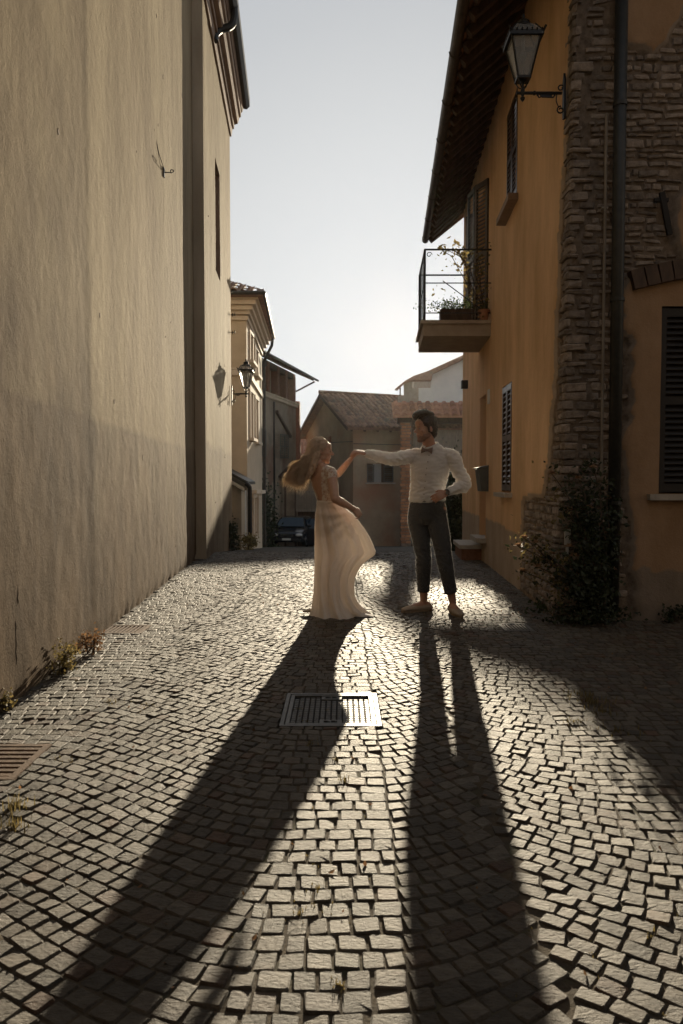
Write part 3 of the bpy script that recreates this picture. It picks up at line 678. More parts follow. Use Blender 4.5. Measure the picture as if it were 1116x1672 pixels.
for z in (z0, z1): mb.add([(a, FY - .04, z), (a, FY + .12, z), (b2, FY + .12, z), (b2, FY - .04, z)], [(0, 1, 2, 3)])
mb.add([(a, FY + .10, z0), (b2, FY + .10, z0), (b2, FY + .10, z1), (a, FY + .10, z1)], [(0, 1, 2, 3)])
mb.build('reveal', M['wood'], house)
# rubble stones and quoins, each its own piece
stv = []
for k in range(10):
    r = random.Random(k); vs = []; q = [(-.5, -.4), (-.4, -.5), (.38, -.5), (.5, -.36), (.5, .36), (.4, .5), (-.36, .5), (-.5, .38)]
    q = [(x + r.uniform(-.09, .05), y + r.uniform(-.12, .08)) for x, y in q]
    for f, z in ((1, -.5), (.97, .15), (.78, .5)):
        for x, y in q: vs.append((x * f, y * f, z + (r.uniform(-.12, .12) if z > .1 else 0)))
    vs.append((0, 0, .5 + r.uniform(0, .12)))
    fs = [(j * 8 + i, j * 8 + (i + 1) % 8, (j + 1) * 8 + (i + 1) % 8, (j + 1) * 8 + i) for j in range(2) for i in range(8)] + [(16 + i, 16 + (i + 1) % 8, 24) for i in range(8)]
    me = bpy.data.meshes.new('stone'); me.from_pydata(vs, [], fs); me.materials.append(M['stone']); stv.append((me, vs, fs))
spots = []
z = .03
while z < 6.3:                                       # courses wrap the corner
    h = R.uniform(.038, .088)
    q = R.random() < .5                              # the quoin: one block showing on both faces
    a, b2 = (R.uniform(.10, .24), R.uniform(.05, .12)) if q else (R.uniform(.05, .12), R.uniform(.10, .20))
    spots.append(('c', a, b2, z, h))
    X = FX0 + a + .012 + .016 * z
    while X < 3.9:
        w = R.uniform(.05, .21); hh = h * R.uniform(.62, 1.0)
        if fm_s(X + w / 2, z + h / 2) < .1 and fm_s(X + w * .95, z + h / 2) < .1 and not (fw[0] - .02 < X + w / 2 < fw[1] and fw[2] < z < fw[3]): spots.append(('f', X + w / 2, z + h / 2 + R.uniform(-.006, .006), w - .012, hh - .010))
        X += w
    Y = FY + b2 + .012
    while Y < 8.3:
        w = R.uniform(.05, .18); hh = h * R.uniform(.62, 1.0)
        if sidemask_s(Y + w / 2, z + h / 2) < .1 and sidemask_s(Y + w * .95, z + h / 2) < .1 and R.random() < .93: spots.append(('s', Y + w / 2, z + h / 2 + R.uniform(-.006, .006), w - .012, hh - .010))
        Y += w
    z += h
def stone_mat4(sp):
    if sp[0] == 'f': return V((sp[1], FY - frontd(sp[1], sp[2]) + .001 - R.uniform(0, .008), sp[2])), Matrix.Rotation(math.pi / 2, 4, 'X') @ Matrix.Rotation(R.gauss(0, .06), 4, 'Z') @ Matrix.Rotation(R.gauss(0, .05), 4, 'X'), (sp[3], sp[4], .03)
    if sp[0] == 's': return V((fr(sp[1]) - sided(sp[1], sp[2]) - .004 + .016 * sp[2] * (1 - sstep(6.5, 8.3, sp[1])), sp[1], sp[2])), Matrix.Rotation(-math.pi / 2 + .053, 4, 'Z') @ Matrix.Rotation(math.pi / 2, 4, 'X') @ Matrix.Rotation(R.gauss(0, .06), 4, 'Z'), (sp[3], sp[4], .03)
def vis(sp):
    z = sp[3] if sp[0] == 'c' else sp[2]
    X, Y = (FX0, FY) if sp[0] == 'c' else (sp[1], FY) if sp[0] == 'f' else (fr(sp[1]), sp[1])
    px, py = 558 + X / Y * 1230, 785 - (z - 1.2) / Y * 1230
    return px < 1116 and -10 < py < 1100
spots.sort(key=lambda sp: (0 if vis(sp) else 1, 0 if sp[0] == 'c' else 1, -(sp[1] * sp[2] if sp[0] == 'c' else sp[3] * sp[4])))
rest = MB(); cnt = 0
for sp in spots:
    if sp[0] == 'c':
        _, a, b2, z, h = sp; bul = .035 * (1 - sstep(0, 1.5, z)); e = R.uniform(-.004, .016)
        mb = MB(); x0, x1, y0, y1, z0, z1 = FX0 - .02 - e - bul + .016 * z, FX0 + a, FY - .018 - e, FY + b2, z + .005, z + h - .005
        r = lambda: R.uniform(-.013, .013); c8 = .022
        ring = [(x0 + c8, y0), (x1, y0), (x1, y1), (x0, y1), (x0, y0 + c8)]
        for zz, s_ in ((z0, .006), (z0 + .012, 0), (z1 - .012, 0), (z1, .006)):
            for (x, y) in ring: mb.v.append(V((x + (s_ if x < FX0 + .02 else 0) + r() * .6, y + (s_ if y < FY + .02 else 0) + r() * .6, zz + r() * .4))); mb.at.append(0)
        mb.f = [(j * 5 + i, j * 5 + (i + 1) % 5, (j + 1) * 5 + (i + 1) % 5, (j + 1) * 5 + i) for j in range(3) for i in range(5)] + [(4, 3, 2, 1, 0), (15, 16, 17, 18, 19)]
        x1 += .016 * z; cen = V((x0 + .05, y0 + .05, (z0 + z1) / 2))
        if cnt < 290: 
            me = mb.mesh('quoin', cen); me.materials.append(M['stone']); place(me, 'quoin', house, cen); cnt += 1
        else: rest.add(mb.v, mb.f, R.random())
    else:
        c, rm, scl = stone_mat4(sp); me, vs, fs = R.choice(stv)
        if cnt < 290: place(me, 'stone', house, c, rm.to_euler(), scl); cnt += 1
        else: rest.add([rm.to_3x3() @ V((x * scl[0], y * scl[1], z * scl[2])) + c for x, y, z in vs], fs, R.random())
tag(rest.build('rubble_stones', M['stone'], house, tint=True), kind='stuff')
M['shutterb'] = mat('near_black_shutter', (.010, .008, .007), (.018, .014, .012), rough=.6)
M['frontrecess'] = M['shutterb']
# shutters : leaf > slats
def leaf(par, a, b2, z0, z1, m, name='shutter', t=.035, pitch=.05, label=None, out=1):
    """a,b2: plan points of the two stiles; the face looks to the left of a->b2"""
    a = V((a[0], a[1], 0)); b2 = V((b2[0], b2[1], 0)); d = (b2 - a).normalized(); nrm = V((-d.y, d.x, 0)); L_ = (b2 - a).length; e = .045
    mb = MB(); up = (0, 0, 1)
    for f in (e / 2, L_ - e / 2): mb.span(a + d * f + V((0, 0, z0)), a + d * f + V((0, 0, z1)), e, t, up=nrm)
    for z in (z0 + .04, (z0 + z1) / 2, z1 - .04): mb.span(a + d * e + V((0, 0, z)), a + d * (L_ - e) + V((0, 0, z)), t * .96, .07)
    lf = mb.build(name, m, par)
    if label: lf['label'] = label
    n = int((z1 - z0 - .16) / pitch); me = MB()
    tl = nrm * .5 + V((0, 0, -.62))
    half = d * ((L_ - 2 * e) / 2); w = tl * .052
    me.add([-half - w / 2, half - w / 2, half + w / 2, -half + w / 2] + [q + V((0, 0, .008)) for q in (-half - w / 2, half - w / 2, half + w / 2, -half + w / 2)],
           [(3, 2, 1, 0), (4, 5, 6, 7), (0, 1, 5, 4), (2, 3, 7, 6)])
    mm = me.mesh('slat'); mm.materials.append(m)
    for i in range(n):
        z = z0 + .08 + (i + .5) * (z1 - z0 - .16) / n
        if abs(z - (z0 + z1) / 2) < .05: continue
        place(mm, 'slat', lf, a + d * L_ / 2 + V((0, 0, z)))
    return lf
S = lambda Y, o_=0: (fr(Y) - .038 + o_, Y)
for (h, m) in ((lw, M['shutter']), (uw, M['shutter'])):
    mid = (h[0] + h[1]) / 2
    for (a, b2) in ((h[0] + .005, mid - .004), (mid + .004, h[1] - .005)): leaf(house, S(a, .012), S(b2, .012), h[2] + .02, h[3] - .01, m, pitch=.062 if h is lw else .055)
mid = (fw[0] + fw[1]) / 2
for (a, b2) in ((fw[0] + .005, mid - .004), (mid + .004, fw[1] - .005)): leaf(house, (b2, FY - .01), (a, FY - .01), fw[2] + .01, fw[3] - .01, M['shutterb'])
def sill(Y0, Y1, z, out, m, th=.05, name='window_sill'):
    mb = MB(); mb.add([(fr(Y0) - .03 - out, Y0, z), (fr(Y0) + .08, Y0, z), (fr(Y1) + .08, Y1, z), (fr(Y1) - .03 - out, Y1, z)] + [(fr(Y0) - .03 - out, Y0, z - th), (fr(Y0) + .08, Y0, z - th), (fr(Y1) + .08, Y1, z - th), (fr(Y1) - .03 - out, Y1, z - th)],
                      [(0, 1, 2, 3), (7, 6, 5, 4), (0, 4, 5, 1), (1, 5, 6, 2), (2, 6, 7, 3), (3, 7, 4, 0)]); return mb.build(name, m, house)
sill(lw[0] - .08, lw[1] + .1, 1.055, .10, M['stonegrey']); sill(uw[0] - .08, uw[1] + .1, 4.395, .12, M['cornice'], .07)
mb = MB(); mb.box(((fw[0] + fw[1]) / 2, FY - .03, 1.06), (1.1, .16, .05)); mb.build('window_sill', M['stonegrey'], house)
for q in range(11):                                   # low brick arch over the gable window
    X = 2.50 + q * .115; zz = 2.90 + .10 * math.sin(math.pi * clamp((X - 2.5) / 1.25)) ; me = MB(); me.box((X, FY - .055, zz), (.105, .09, .16), M=Matrix.Rotation(-.25 * math.cos(math.pi * clamp((X - 2.5) / 1.25)), 3, 'Y')); me.build('brick', M['wood'], house)
# door
mb = MB(); a, b2, z0, z1 = door; P = lambda o_, Y, z: (fr(Y) + o_, Y, z)
mb.add([P(.20, a, z0), P(.20, b2, z0), P(.20, b2, z1), P(.20, a, z1)], [(0, 1, 2, 3)])
for q in range(3):
    z = z0 + .1 + q * .67; 
    for (Ya, Yb) in ((a + .08, a + .31), (a + .37, b2 - .08)): mb.add([P(.185, Ya, z), P(.185, Yb, z), P(.185, Yb, z + .55), P(.185, Ya, z + .55), P(.2, Ya - .02, z - .02), P(.2, Yb + .02, z - .02), P(.2, Yb + .02, z + .57), P(.2, Ya - .02, z + .57)], [(0, 1, 2, 3), (0, 4, 5, 1), (1, 5, 6, 2), (2, 6, 7, 3), (3, 7, 4, 0)])
dr = mb.build('door', M['cornice'], house)
mb = MB(); mb.tube([V(P(.19, a + .1, 1.35)), V(P(.13, a + .1, 1.35)), V(P(.13, a + .2, 1.35))], .01, 8); mb.build('handle', M['iron'], dr)
mb = MB(); mb.box((fr(11.3) - .02, 11.3, .33), (.30, .78, .07), rz=-.053); mb.build('threshold', M['stonegrey'], house)
mb = MB(); mb.box((fr(11.9) - .17, 11.85, .20), (.40, 1.05, .06), rz=-.053); mb.build('step', M['stonegrey'], house)
mb = MB(); mb.box((fr(11.9) - .16, 11.86, .07), (.35, .98, .20), rz=-.053); mb.build('step_base', M['brick'], house)
# eaves
def ex(Y): return .80 + .060 * Y
def ez(Y): return 5.66
mb = MB(); yn, yf = 5.7, 14.25
prof = []
for Y in (yn, yf):
    mb.v += [V((ex(Y) - .04, Y, 5.70)), V((fr(Y) + .35, Y, 6.62)), V((fr(Y) + .35, Y, 6.69)), V((ex(Y) - .04, Y, 5.77))]; mb.at += [0] * 4
mb.f = [(0, 1, 2, 3), (7, 6, 5, 4), (0, 4, 5, 1), (1, 5, 6, 2), (2, 6, 7, 3), (3, 7, 4, 0)]
mb.build('roof_boards', M['tile'], house)
mb = MB()
for Y, in ((yn,), (yf,)):
    mb.v += [V((ex(Y) - .06, Y, 5.78)), V((fr(Y) + .35, Y, 6.70)), V((9, Y, 9.6)), V((9, Y, 9.68)), V((ex(Y) - .06, Y, 5.86))]; mb.at += [0] * 5
mb.f = [(4, 3, 2, 1, 0), (5, 6, 7, 8, 9), (0, 1, 6, 5), (1, 2, 7, 6), (2, 3, 8, 7), (3, 4, 9, 8), (4, 0, 5, 9)]
mb.build('roof', M['tile'], house)
Y = yn + .1
while Y < yf:
    mb = MB(); mb.span((ex(Y) + .0, Y, 5.655), (fr(Y) + .20, Y, 6.43), .075, .09); mb.build('rafter', M['wood'], house); Y += .27
for f in (.06, .3, .55, .8):
    mb = MB()
    A = V((lerp(ex(yn), fr(yn), f), yn, lerp(5.70, 6.33, f) + .002)); B = V((lerp(ex(yf), fr(yf), f), yf, lerp(5.70, 6.33, f) + .002)); mb.span(A, B, .06, .03); mb.build('batten', M['wood'], house)
mb = MB()
for k in range(9):
    q = math.pi * k / 8; 
    for Y in (yn, yf + .05): mb.v.append(V((ex(Y) - .09 + .062 * math.cos(q), Y, 5.70 - .062 * math.sin(q)))); mb.at.append(0)
    for Y in (yn, yf + .05): mb.v.append(V((ex(Y) - .09 + .056 * math.cos(q), Y, 5.702 - .054 * math.sin(q)))); mb.at.append(0)
for k in range(8): mb.f += [(k * 4, k * 4 + 1, k * 4 + 5, k * 4 + 4), (k * 4 + 2, k * 4 + 6, k * 4 + 7, k * 4 + 3)]
mb.f += [(0, 2, 3, 1), (32, 33, 35, 34)]
gt = mb.build('gutter', M['copper'], house)
for i in range(9):
    Y = yn + .4 + i * 1.0; mb = MB()
    mb.tube([(ex(Y) - .09 + .066 * math.cos(q), Y, 5.70 - .066 * math.sin(q)) for q in [math.pi * k / 8 for k in range(9)]], .006, 4); mb.build('gutter_bracket', M['copper'], gt)
# end verge of the eaves with its board
mb = MB(); mb.span((ex(yf) - .02, yf - .03, 5.67), (fr(yf) + .12, yf - .03, 6.30), .05, .13); mb.build('verge_board', M['wood'], house)
# pipes on the gable wall
mb = MB(); mb.tube([(2.31, FY - .12, .05), (2.31, FY - .12, 6.6)], .052, 14)
dp = mb.build('downpipe', M['gutter'], house, smooth=True)
for z in (1.0, 2.7, 4.3, 5.4): mb = MB(); mb.tube([(2.31, FY - .12, z), (2.31, FY - .12, z + .03)], .060, 14); mb.build('pipe_clamp', M['gutter'], dp)
mb = MB(); mb.tube([(2.222, FY - .05, 1.25), (2.222, FY - .05, 4.28)], .013, 8); cd = mb.build('conduit', M['greywood'], house)
for z in (1.9, 3.5): mb = MB(); mb.box((2.222, FY - .035, z), (.05, .04, .014)); mb.build('clip', M['stonegrey'], cd)
q = W(1080, 315, FY - .05); q2 = W(1093, 384, FY - .05)
mb = MB(); mb.span((q.x, FY - .06, q.z), (q2.x, FY - .06, q2.z), .045, .03, up=(0, 1, 0)); mb.box((q.x, FY - .05, q.z - .06), (.12, .03, .03)); mb.build('tie_anchor', M['iron'], house)
# ------------------------------------------------------------------ balcony
mb = MB(); by0, by1 = 10.5, 11.85
def slab(x0f, z0, z1, y0, y1, x0b=None):
    mb = MB(); b_ = [(x0f, y0), (fr(y0) - .03, y0), (fr(y1) - .03, y1), ((x0b if x0b is not None else x0f + .03), y1)]
    return mb.prism([(x, y, z0) for x, y in b_], (0, 0, z1 - z0))
slab(1.13, 3.20, 3.36, by0, by1, 1.20).build('balcony_slab', M['concrete'], house)
slab(1.09, 3.362, 3.41, by0 - .04, by1 + .04, 1.16).build('balcony_edge', M['concrete'], house)
bx0 = lambda Y: 1.15 + .05 * (Y - by0)
rail = []
mb = MB(); zt = 4.385
xl, xr = 1.15, fr(by0) - .04
mb.tube([(xl, by0 + .03, 3.41), (xl, by0 + .03, zt)], .016, 6); mb.tube([(xl + .06, by1 - .03, 3.41), (xl + .06, by1 - .03, zt)], .016, 6)
rl = mb.build('railing_post', M['iron'], house)
mb = MB(); mb.tube([(xl - .01, by0 + .03, zt), (xr + .12, by0 + .03, zt + .0)], .013, 6); mb.tube([(xl, by0 + .03, zt), (xl + .06, by1 - .03, zt)], .013, 6); mb.tube([(xl + .06, by1 - .03, zt), (fr(by1) - .03, by1 - .03, zt)], .013, 6)
mb.build('handrail', M['iron'], house)
mb = MB()
for z in (3.52, 3.93): mb.tube([(xl, by0 + .03, z), (xr, by0 + .03, z)], .008, 5); mb.tube([(xl, by0 + .03, z), (xl + .06, by1 - .03, z)], .008, 5)
mb.tube([(xl + .25, by0 + .03, 3.96), (xr - .12, by0 + .03, 3.56)], .007, 5)
mb.build('lower_rail', M['iron'], house)
for i in range(5):
    f = (i + .5) / 5; mb = MB(); Y = lerp(by0 + .03, by1 - .03, f); mb.tube([(xl + .06 * f, Y, 3.41), (xl + .06 * f, Y, zt)], .007, 5); mb.build('baluster', M['iron'], house)
for (cx_, cz_, r_) in ((xr + .09, zt - .09, .05), (xr + .07, 3.85, .10), (xr + .1, 3.72, .06), (xl + .06, zt - .07, .04)):
    mb = MB(); mb.tube([(cx_ + r_ * (1 - .05 * k) * math.cos(k * .5), by0 + .03, cz_ + r_ * (1 - .05 * k) * math.sin(k * .5)) for k in range(14)], .006, 5); mb.build('scroll', M['iron'], house)
# balcony shutters, half folded open
leaf(house, (fr(10.82) - .05, 10.82), (1.945, 11.10), 3.43, 5.47, M['shutter'], label='open louvred balcony shutter', pitch=.055)
leaf(house, (1.94, 11.12), (1.90, 11.45), 3.43, 5.47, M['shutterg'], pitch=.055)
leaf(house, (2.03, 12.4), (fr(12.1) - .05, 12.12), 3.43, 5.47, M['shutter'], pitch=.055)
mb = MB(); mb.add([P(.09, bd[0], bd[2]), P(.09, bd[1], bd[2]), P(.09, bd[1], bd[3]), P(.09, bd[0], bd[3])], [(0, 1, 2, 3)]); mb.build('balcony_door', M['darkglass'], house)
# balcony greenery
mb = MB()
tr = empty('flower_trough', (1.5, 10.7, 3.41), 'flower trough with low green plants on the balcony floor', 'flower trough')
t2 = MB(); t2.box((1.62, 10.72, 3.51), (.46, .2, .18)); t2.build('trough', M['wood'], tr)
for _ in range(700): mb.leaf((R.gauss(1.58, .18), R.gauss(10.72, .09), 3.60 + abs(R.gauss(0, .07))), .035)
mb.build('foliage', M['leaf'], tr, tint=True)
vn = empty('balcony_vine', (1.9, 10.6, 3.41), 'sparse climbing vine with yellowing leaves hanging on the balcony rail', 'climbing plant')
mb = MB(); sm = MB()
for k in range(9):
    x = R.uniform(1.75, 1.98); pts = [V((x, 10.6, 3.42))]
    tx = R.uniform(1.2, 1.95); n = 9
    for i in range(1, n): f = i / n; pts.append(V((lerp(x, tx, f ** 1.7) + R.gauss(0, .02), 10.56 + R.gauss(0, .03), 3.42 + 1.02 * math.sin(f * 1.57) + R.gauss(0, .02) - (.25 * max(0, f - .6) if k % 2 else 0))))
    sm.tube(pts, .005, 4)
    for p_ in pts[2:]:
        for _ in range(R.randint(1, 4)): mb.leaf(p_ + V((R.gauss(0, .04), R.gauss(0, .04), R.gauss(0, .05))), R.uniform(.05, .09))
for _ in range(26): mb.leaf((R.uniform(1.22, 1.9), 10.55, R.uniform(3.75, 4.4)), R.uniform(.03, .06))
for _ in range(60): mb.leaf((R.gauss(1.97, .05), 10.55 + R.gauss(0, .04), R.uniform(3.45, 4.5)), R.uniform(.04, .08))
sm.build('stem', M['stem'], vn); mb.build('leaves', M['leafyel'], vn, tint=True)
t = empty('flower_pot', (1.93, 10.62, 3.41), 'small terracotta flower pot at the balcony door', 'flower pot')
mb = MB(); mb.lathe((1.98, 10.58, 3.41), [(.05, 0), (.075, .13), (.085, .13), (.085, .16), (.07, .16)], 14); mb.build('pot', M['tile2'], t)
mb = MB(); 
for _ in range(120): mb.leaf((R.gauss(1.98, .04), R.gauss(10.58, .04), 3.58 + abs(R.gauss(0, .06))), .03)
mb.build('foliage', M['leaf'], t, tint=True)
# mailbox, plates, box lamp
q = V((fr(10.75) - .04, 10.75, 0))
t = empty('mailbox', (q.x, q.y, 1.03), 'dark green metal mailbox fixed beside the house door', 'mailbox')
mb = MB(); mb.prism([(q.x, 10.66, 1.05), (q.x - .10, 10.66, 1.05), (q.x - .14, 10.66, 1.36), (q.x, 10.66, 1.40)], (0, .30, 0)); mb.build('box', M['shutterg'], t)
mb = MB(); mb.prism([(q.x + .002, 10.64, 1.402), (q.x - .16, 10.64, 1.365), (q.x - .16, 10.64, 1.385), (q.x + .002, 10.64, 1.42)], (0, .34, 0)); mb.build('lid', M['shutterg'], t)
mb = MB(); mb.box((fr(10.7) - .045, 10.62, 2.38), (.03, .13, .2)); tag(mb.build('number_plate', M['white'], org=(fr(10.7) - .045, 10.62, 2.38)), 'small white plate on the orange wall beside the door head', 'plate')
q = W(763, 628, 13.3); mb = MB(); mb.box((q.x - .02, 13.3, q.z), (.16, .12, .14)); mb.span((q.x, 13.3, q.z), (fr(13.3), 13.3, q.z), .03, .03)
tag(mb.build('wall_light', M['iron'], org=q), 'small dark box light on the orange wall under the balcony', 'wall light')

# ------------------------------------------------------------------ lanterns
def lantern(base, sgn, scl, label, ext=0.):
    """base: top of the bracket arm under the lamp. sgn: +1 the wall is to the right"""
    b0 = V(base); t = empty('street_lantern', b0, label, 'wall lantern', 'wall lanterns'); P = lambda x, y, z: b0 + V((x * scl * sgn, y * scl, z * scl))
    def wrap(mb): mb.v = [b0 + V(((p.x + (ext if p.x > .2 else 0)) * scl * sgn, p.y * scl, p.z * scl)) for p in mb.v]; return mb
    mb = MB(); mb.lathe((0, 0, 0), [(.0, -.09), (.018, -.07), (.026, -.05), (.012, -.035), (.02, -.01), (.022, .03), (.014, .05), (.012, .10), (.03, .115), (.03, .125)], 12); wrap(mb).build('stem', M['iron'], t)
    z0, z1, r0, r1 = .135, .50, .062, .145
    for k in range(4):                                # corner bars, panes, cradle
        a = math.pi / 4 + k * math.pi / 2; c, s_ = math.cos(a) * math.sqrt(2), math.sin(a) * math.sqrt(2)
        mb = MB(); mb.span((r0 * c, r0 * s_, z0), (r1 * c, r1 * s_, z1), .014, .014); wrap(mb).build('corner_bar', M['iron'], t)
        mb = MB(); mb.tube([(.012 * c, .012 * s_, .05), (.035 * c, .035 * s_, .07), (.05 * c, .05 * s_, .10), (r0 * c, r0 * s_, z0 + .005)], .006, 6, sub=3); wrap(mb).build('cradle_scroll', M['iron'], t)
        a2 = k * math.pi / 2; m2 = Matrix.Rotation(a2, 3, 'Z'); f = .96
        mb = MB(); mb.add([m2 @ V(p) for p in ((r0 * f, -r0 * f, z0 + .01), (r0 * f, r0 * f, z0 + .01), (r1 * f, r1 * f, z1 - .005), (r1 * f, -r1 * f, z1 - .005), (r0 * f - .004, -r0 * f, z0 + .01), (r0 * f - .004, r0 * f, z0 + .01), (r1 * f - .004, r1 * f, z1 - .005), (r1 * f - .004, -r1 * f, z1 - .005))],
                          [(0, 1, 2, 3), (7, 6, 5, 4)]); wrap(mb).build('glass_pane', M['lampglass'], t)
        mb = MB(); mb.add([m2 @ V(p) for p in ((.162, -.162, .535), (.162, .162, .535), (.10, .10, .635), (.10, -.10, .635))], [(0, 1, 2, 3)]); wrap(mb).build('roof_pane', M['lampglass'], t)
        mb = MB(); mb.span(m2 @ V((.162, .162, .535)), m2 @ V((.10, .10, .635)), .014, .014); wrap(mb).build('roof_bar', M['iron'], t)
        for q in range(7):
            mb = MB(); mb.ell(m2 @ V((.168, -.15 + q * .05, .545)), (.010, .022, .016), nu=6, nv=4); wrap(mb).build('crest', M['iron'], t)
        mb = MB(); mb.span(m2 @ V((.15, .15, .50)), m2 @ V((.185, .185, .575)), .012, .02); wrap(mb).build('corner_horn', M['iron'], t)
    mb = MB(); mb.lathe((0, 0, 0), [(r0 + .008, z0 - .012), (r0 + .010, z0 + .012)], sq=True); wrap(mb).build('lower_ring', M['iron'], t)
    for a, b2 in ((.148, .168),):
        mb = MB()
        for k in range(4):
            m2 = Matrix.Rotation(k * math.pi / 2, 3, 'Z'); mb.add([m2 @ V(p) for p in ((.138, -.15, .498), (.170, -.17, .498), (.170, .17, .498), (.138, .15, .498), (.138, -.15, .54), (.170, -.17, .54), (.170, .17, .54), (.138, .15, .54))], [(0, 1, 2, 3), (7, 6, 5, 4), (1, 5, 6, 2), (0, 3, 7, 4)])
        wrap(mb).build('upper_ring', M['iron'], t)
    mb = MB(); mb.lathe((0, 0, 0), [(.108, .632), (.112, .645), (.10, .655), (.06, .67), (.055, .70), (.065, .705), (.05, .72), (.02, .735), (.012, .75), (.02, .765), (.012, .785), (.0, .80)], 16); wrap(mb).build('crown', M['iron'], t, smooth=True)
    mb = MB(); mb.ell((0, 0, .36), (.038, .038, .065)); wrap(mb).build('bulb', M['paleglass'], t, smooth=True)
    mb = MB(); mb.tube([(0, 0, .12), (0, 0, .31)], .018, 8); mb.tube([(0, 0, .42), (0, 0, .64)], .02, 8); wrap(mb).build('bulb_holder', M['stonegrey'], t)
    mb = MB(); mb.tube([(-.05, 0, 0), (-.02, 0, 0), (.12, 0, 0), (.30, 0, 0)], .016, 8); mb.ell((.12, 0, 0), (.02, .022, .022)); mb.ell((-.05, 0, 0), (.015, .015, .015)); wrap(mb).build('bracket_arm', M['iron'], t)
    def sc_(cx, cz, r, a0, turns, sg=1): return [(cx + r * (1 - .6 * k / 14) * math.cos(a0 + sg * k / 14 * turns * 6.28), 0, cz + r * (1 - .6 * k / 14) * math.sin(a0 + sg * k / 14 * turns * 6.28)) for k in range(15)]
    for args in ((.29, .05, .035, 0, 1.1, 1), (.21, -.03, .022, 0, 1.1, 1), (.17, -.03, .022, 3.1, 1.1, -1), (.29, -.17, .04, 1.5, 1.2, 1)):
        mb = MB(); mb.tube(sc_(*args), .0075, 6); wrap(mb).build('scroll', M['iron'], t)
    mb = MB(); mb.tube([(.25, 0, -.01), (.245, 0, -.08), (.27, 0, -.14)], .006, 6, sub=3); wrap(mb).build('brace', M['iron'], t)
    mb = MB(); mb.prism([(.315, -.02, -.26), (.315, .02, -.26), (.315, .035, -.12), (.315, .025, .0), (.315, .035, .1), (.315, .0, .2), (.315, -.035, .1), (.315, -.025, .0), (.315, -.035, -.12)], (.022, 0, 0)); wrap(mb).build('wall_plate', M['iron'], t)
    return t
q = W(855, 152, 6.62); q.x = fr(6.62) + .016 * 4.6 - .05 - .337 * .84 - .10 * .84
lantern(q, 1, .84, 'large black wall lantern with clear panes on the stone corner of the orange house', .10)
q = W(403, 643, 15.95); q.x = wl(15.95) + OFF + .335
lantern(q, -1, .92, 'small distant black lantern on the far church corner, lit through by the sky')
# ------------------------------------------------------------------ far left: cream house with hipped roof
def coppo(L_, r, up=1, seg=4):
    vs = []
    for j, (l, k) in enumerate(((0, 1.0), (L_, .78))):
        for th in (0, -.014):
            for i in range(seg + 1):
                q = math.pi * i / seg; vs.append(V(((r * k + th) * math.cos(q), l, (r * k + th) * math.sin(q) * .8 + j * -.0)))
    n = seg + 1; fs = []
    for i in range(seg): fs += [(i, i + 1, 2 * n + i + 1, 2 * n + i), (n + i + 1, n + i, 3 * n + i, 3 * n + i + 1), (i + 1, i, n + i, n + i + 1)]
    return vs, fs
def tile_field(mb, org, u, v, nu, nv, pitch, step, clip=None, up=None):
    u = V(u).normalized(); v = V(v).normalized(); w = u.cross(v)
    if w.z < 0: w = -w
    vs, fs = coppo(step * 1.18, pitch * .36)
    vc, fc = coppo(step * 1.18, pitch * .34)
    for i in range(nu):
        for j in range(nv):
            o_ = V(org) + u * ((i + .5) * pitch) + v * (j * step)
            if clip and not clip(i / nu, j / nv): continue
            t = R.random(); jx, jy, jz = R.gauss(0, pitch * .03), R.gauss(0, step * .04), R.uniform(0, .02) + .03
            mb.add([o_ + u * (p.x + jx) + v * (p.y + jy) + w * (p.z + jz - .06 * p.y / step * .5) for p in vs], fs, t)
            o2 = o_ + u * pitch * .5
            mb.add([o2 + u * p.x + v * p.y + w * (-p.z * .6 + .02 + .03) for p in vc], fc, R.random())
cx, cy = -2.50, 20.0; cd = -.035; c_end = 25.6
xf2 = lambda Y: cx + cd * (Y - cy)
t = empty('cream_house', (-3.5, 22, -.8), 'cream plastered house with moulded eaves and hipped tile roof beyond the church', 'house'); ch2 = t
mb = MB(); zb, zt = -1.2, 6.1
wins = [(20.75, 21.55, 4.5, 5.25), (22.6, 23.5, 4.4, 5.15), (20.75, 21.55, 2.38, 3.65), (22.6, 23.5, 2.38, 3.65), (20.75, 21.5, -.35, .72), (22.6, 23.4, -.45, .68)]
Ys = sorted({cy, c_end, *[w[i] for w in wins for i in (0, 1)]}); Zs = sorted({zb, zt, *[w[i] for w in wins for i in (2, 3)]})
for Ya, Yb in zip(Ys, Ys[1:]):
    for za, zc in zip(Zs, Zs[1:]):
        if any(w[0] <= (Ya + Yb) / 2 <= w[1] and w[2] <= (za + zc) / 2 <= w[3] for w in wins): continue
        mb.add([(xf2(Ya), Ya, za), (xf2(Yb), Yb, za), (xf2(Yb), Yb, zc), (xf2(Ya), Ya, zc)], [(0, 1, 2, 3)])
mb.add([(cx, cy, zb), (-9, cy, zb), (-9, cy, zt), (cx, cy, zt)], [(0, 1, 2, 3)]); xe = xf2(c_end); mb.add([(xe, c_end, zb), (-9, c_end, zb), (-9, c_end, zt), (xe, c_end, zt)], [(0, 1, 2, 3)])
mb.build('wall', M['cream'], t)
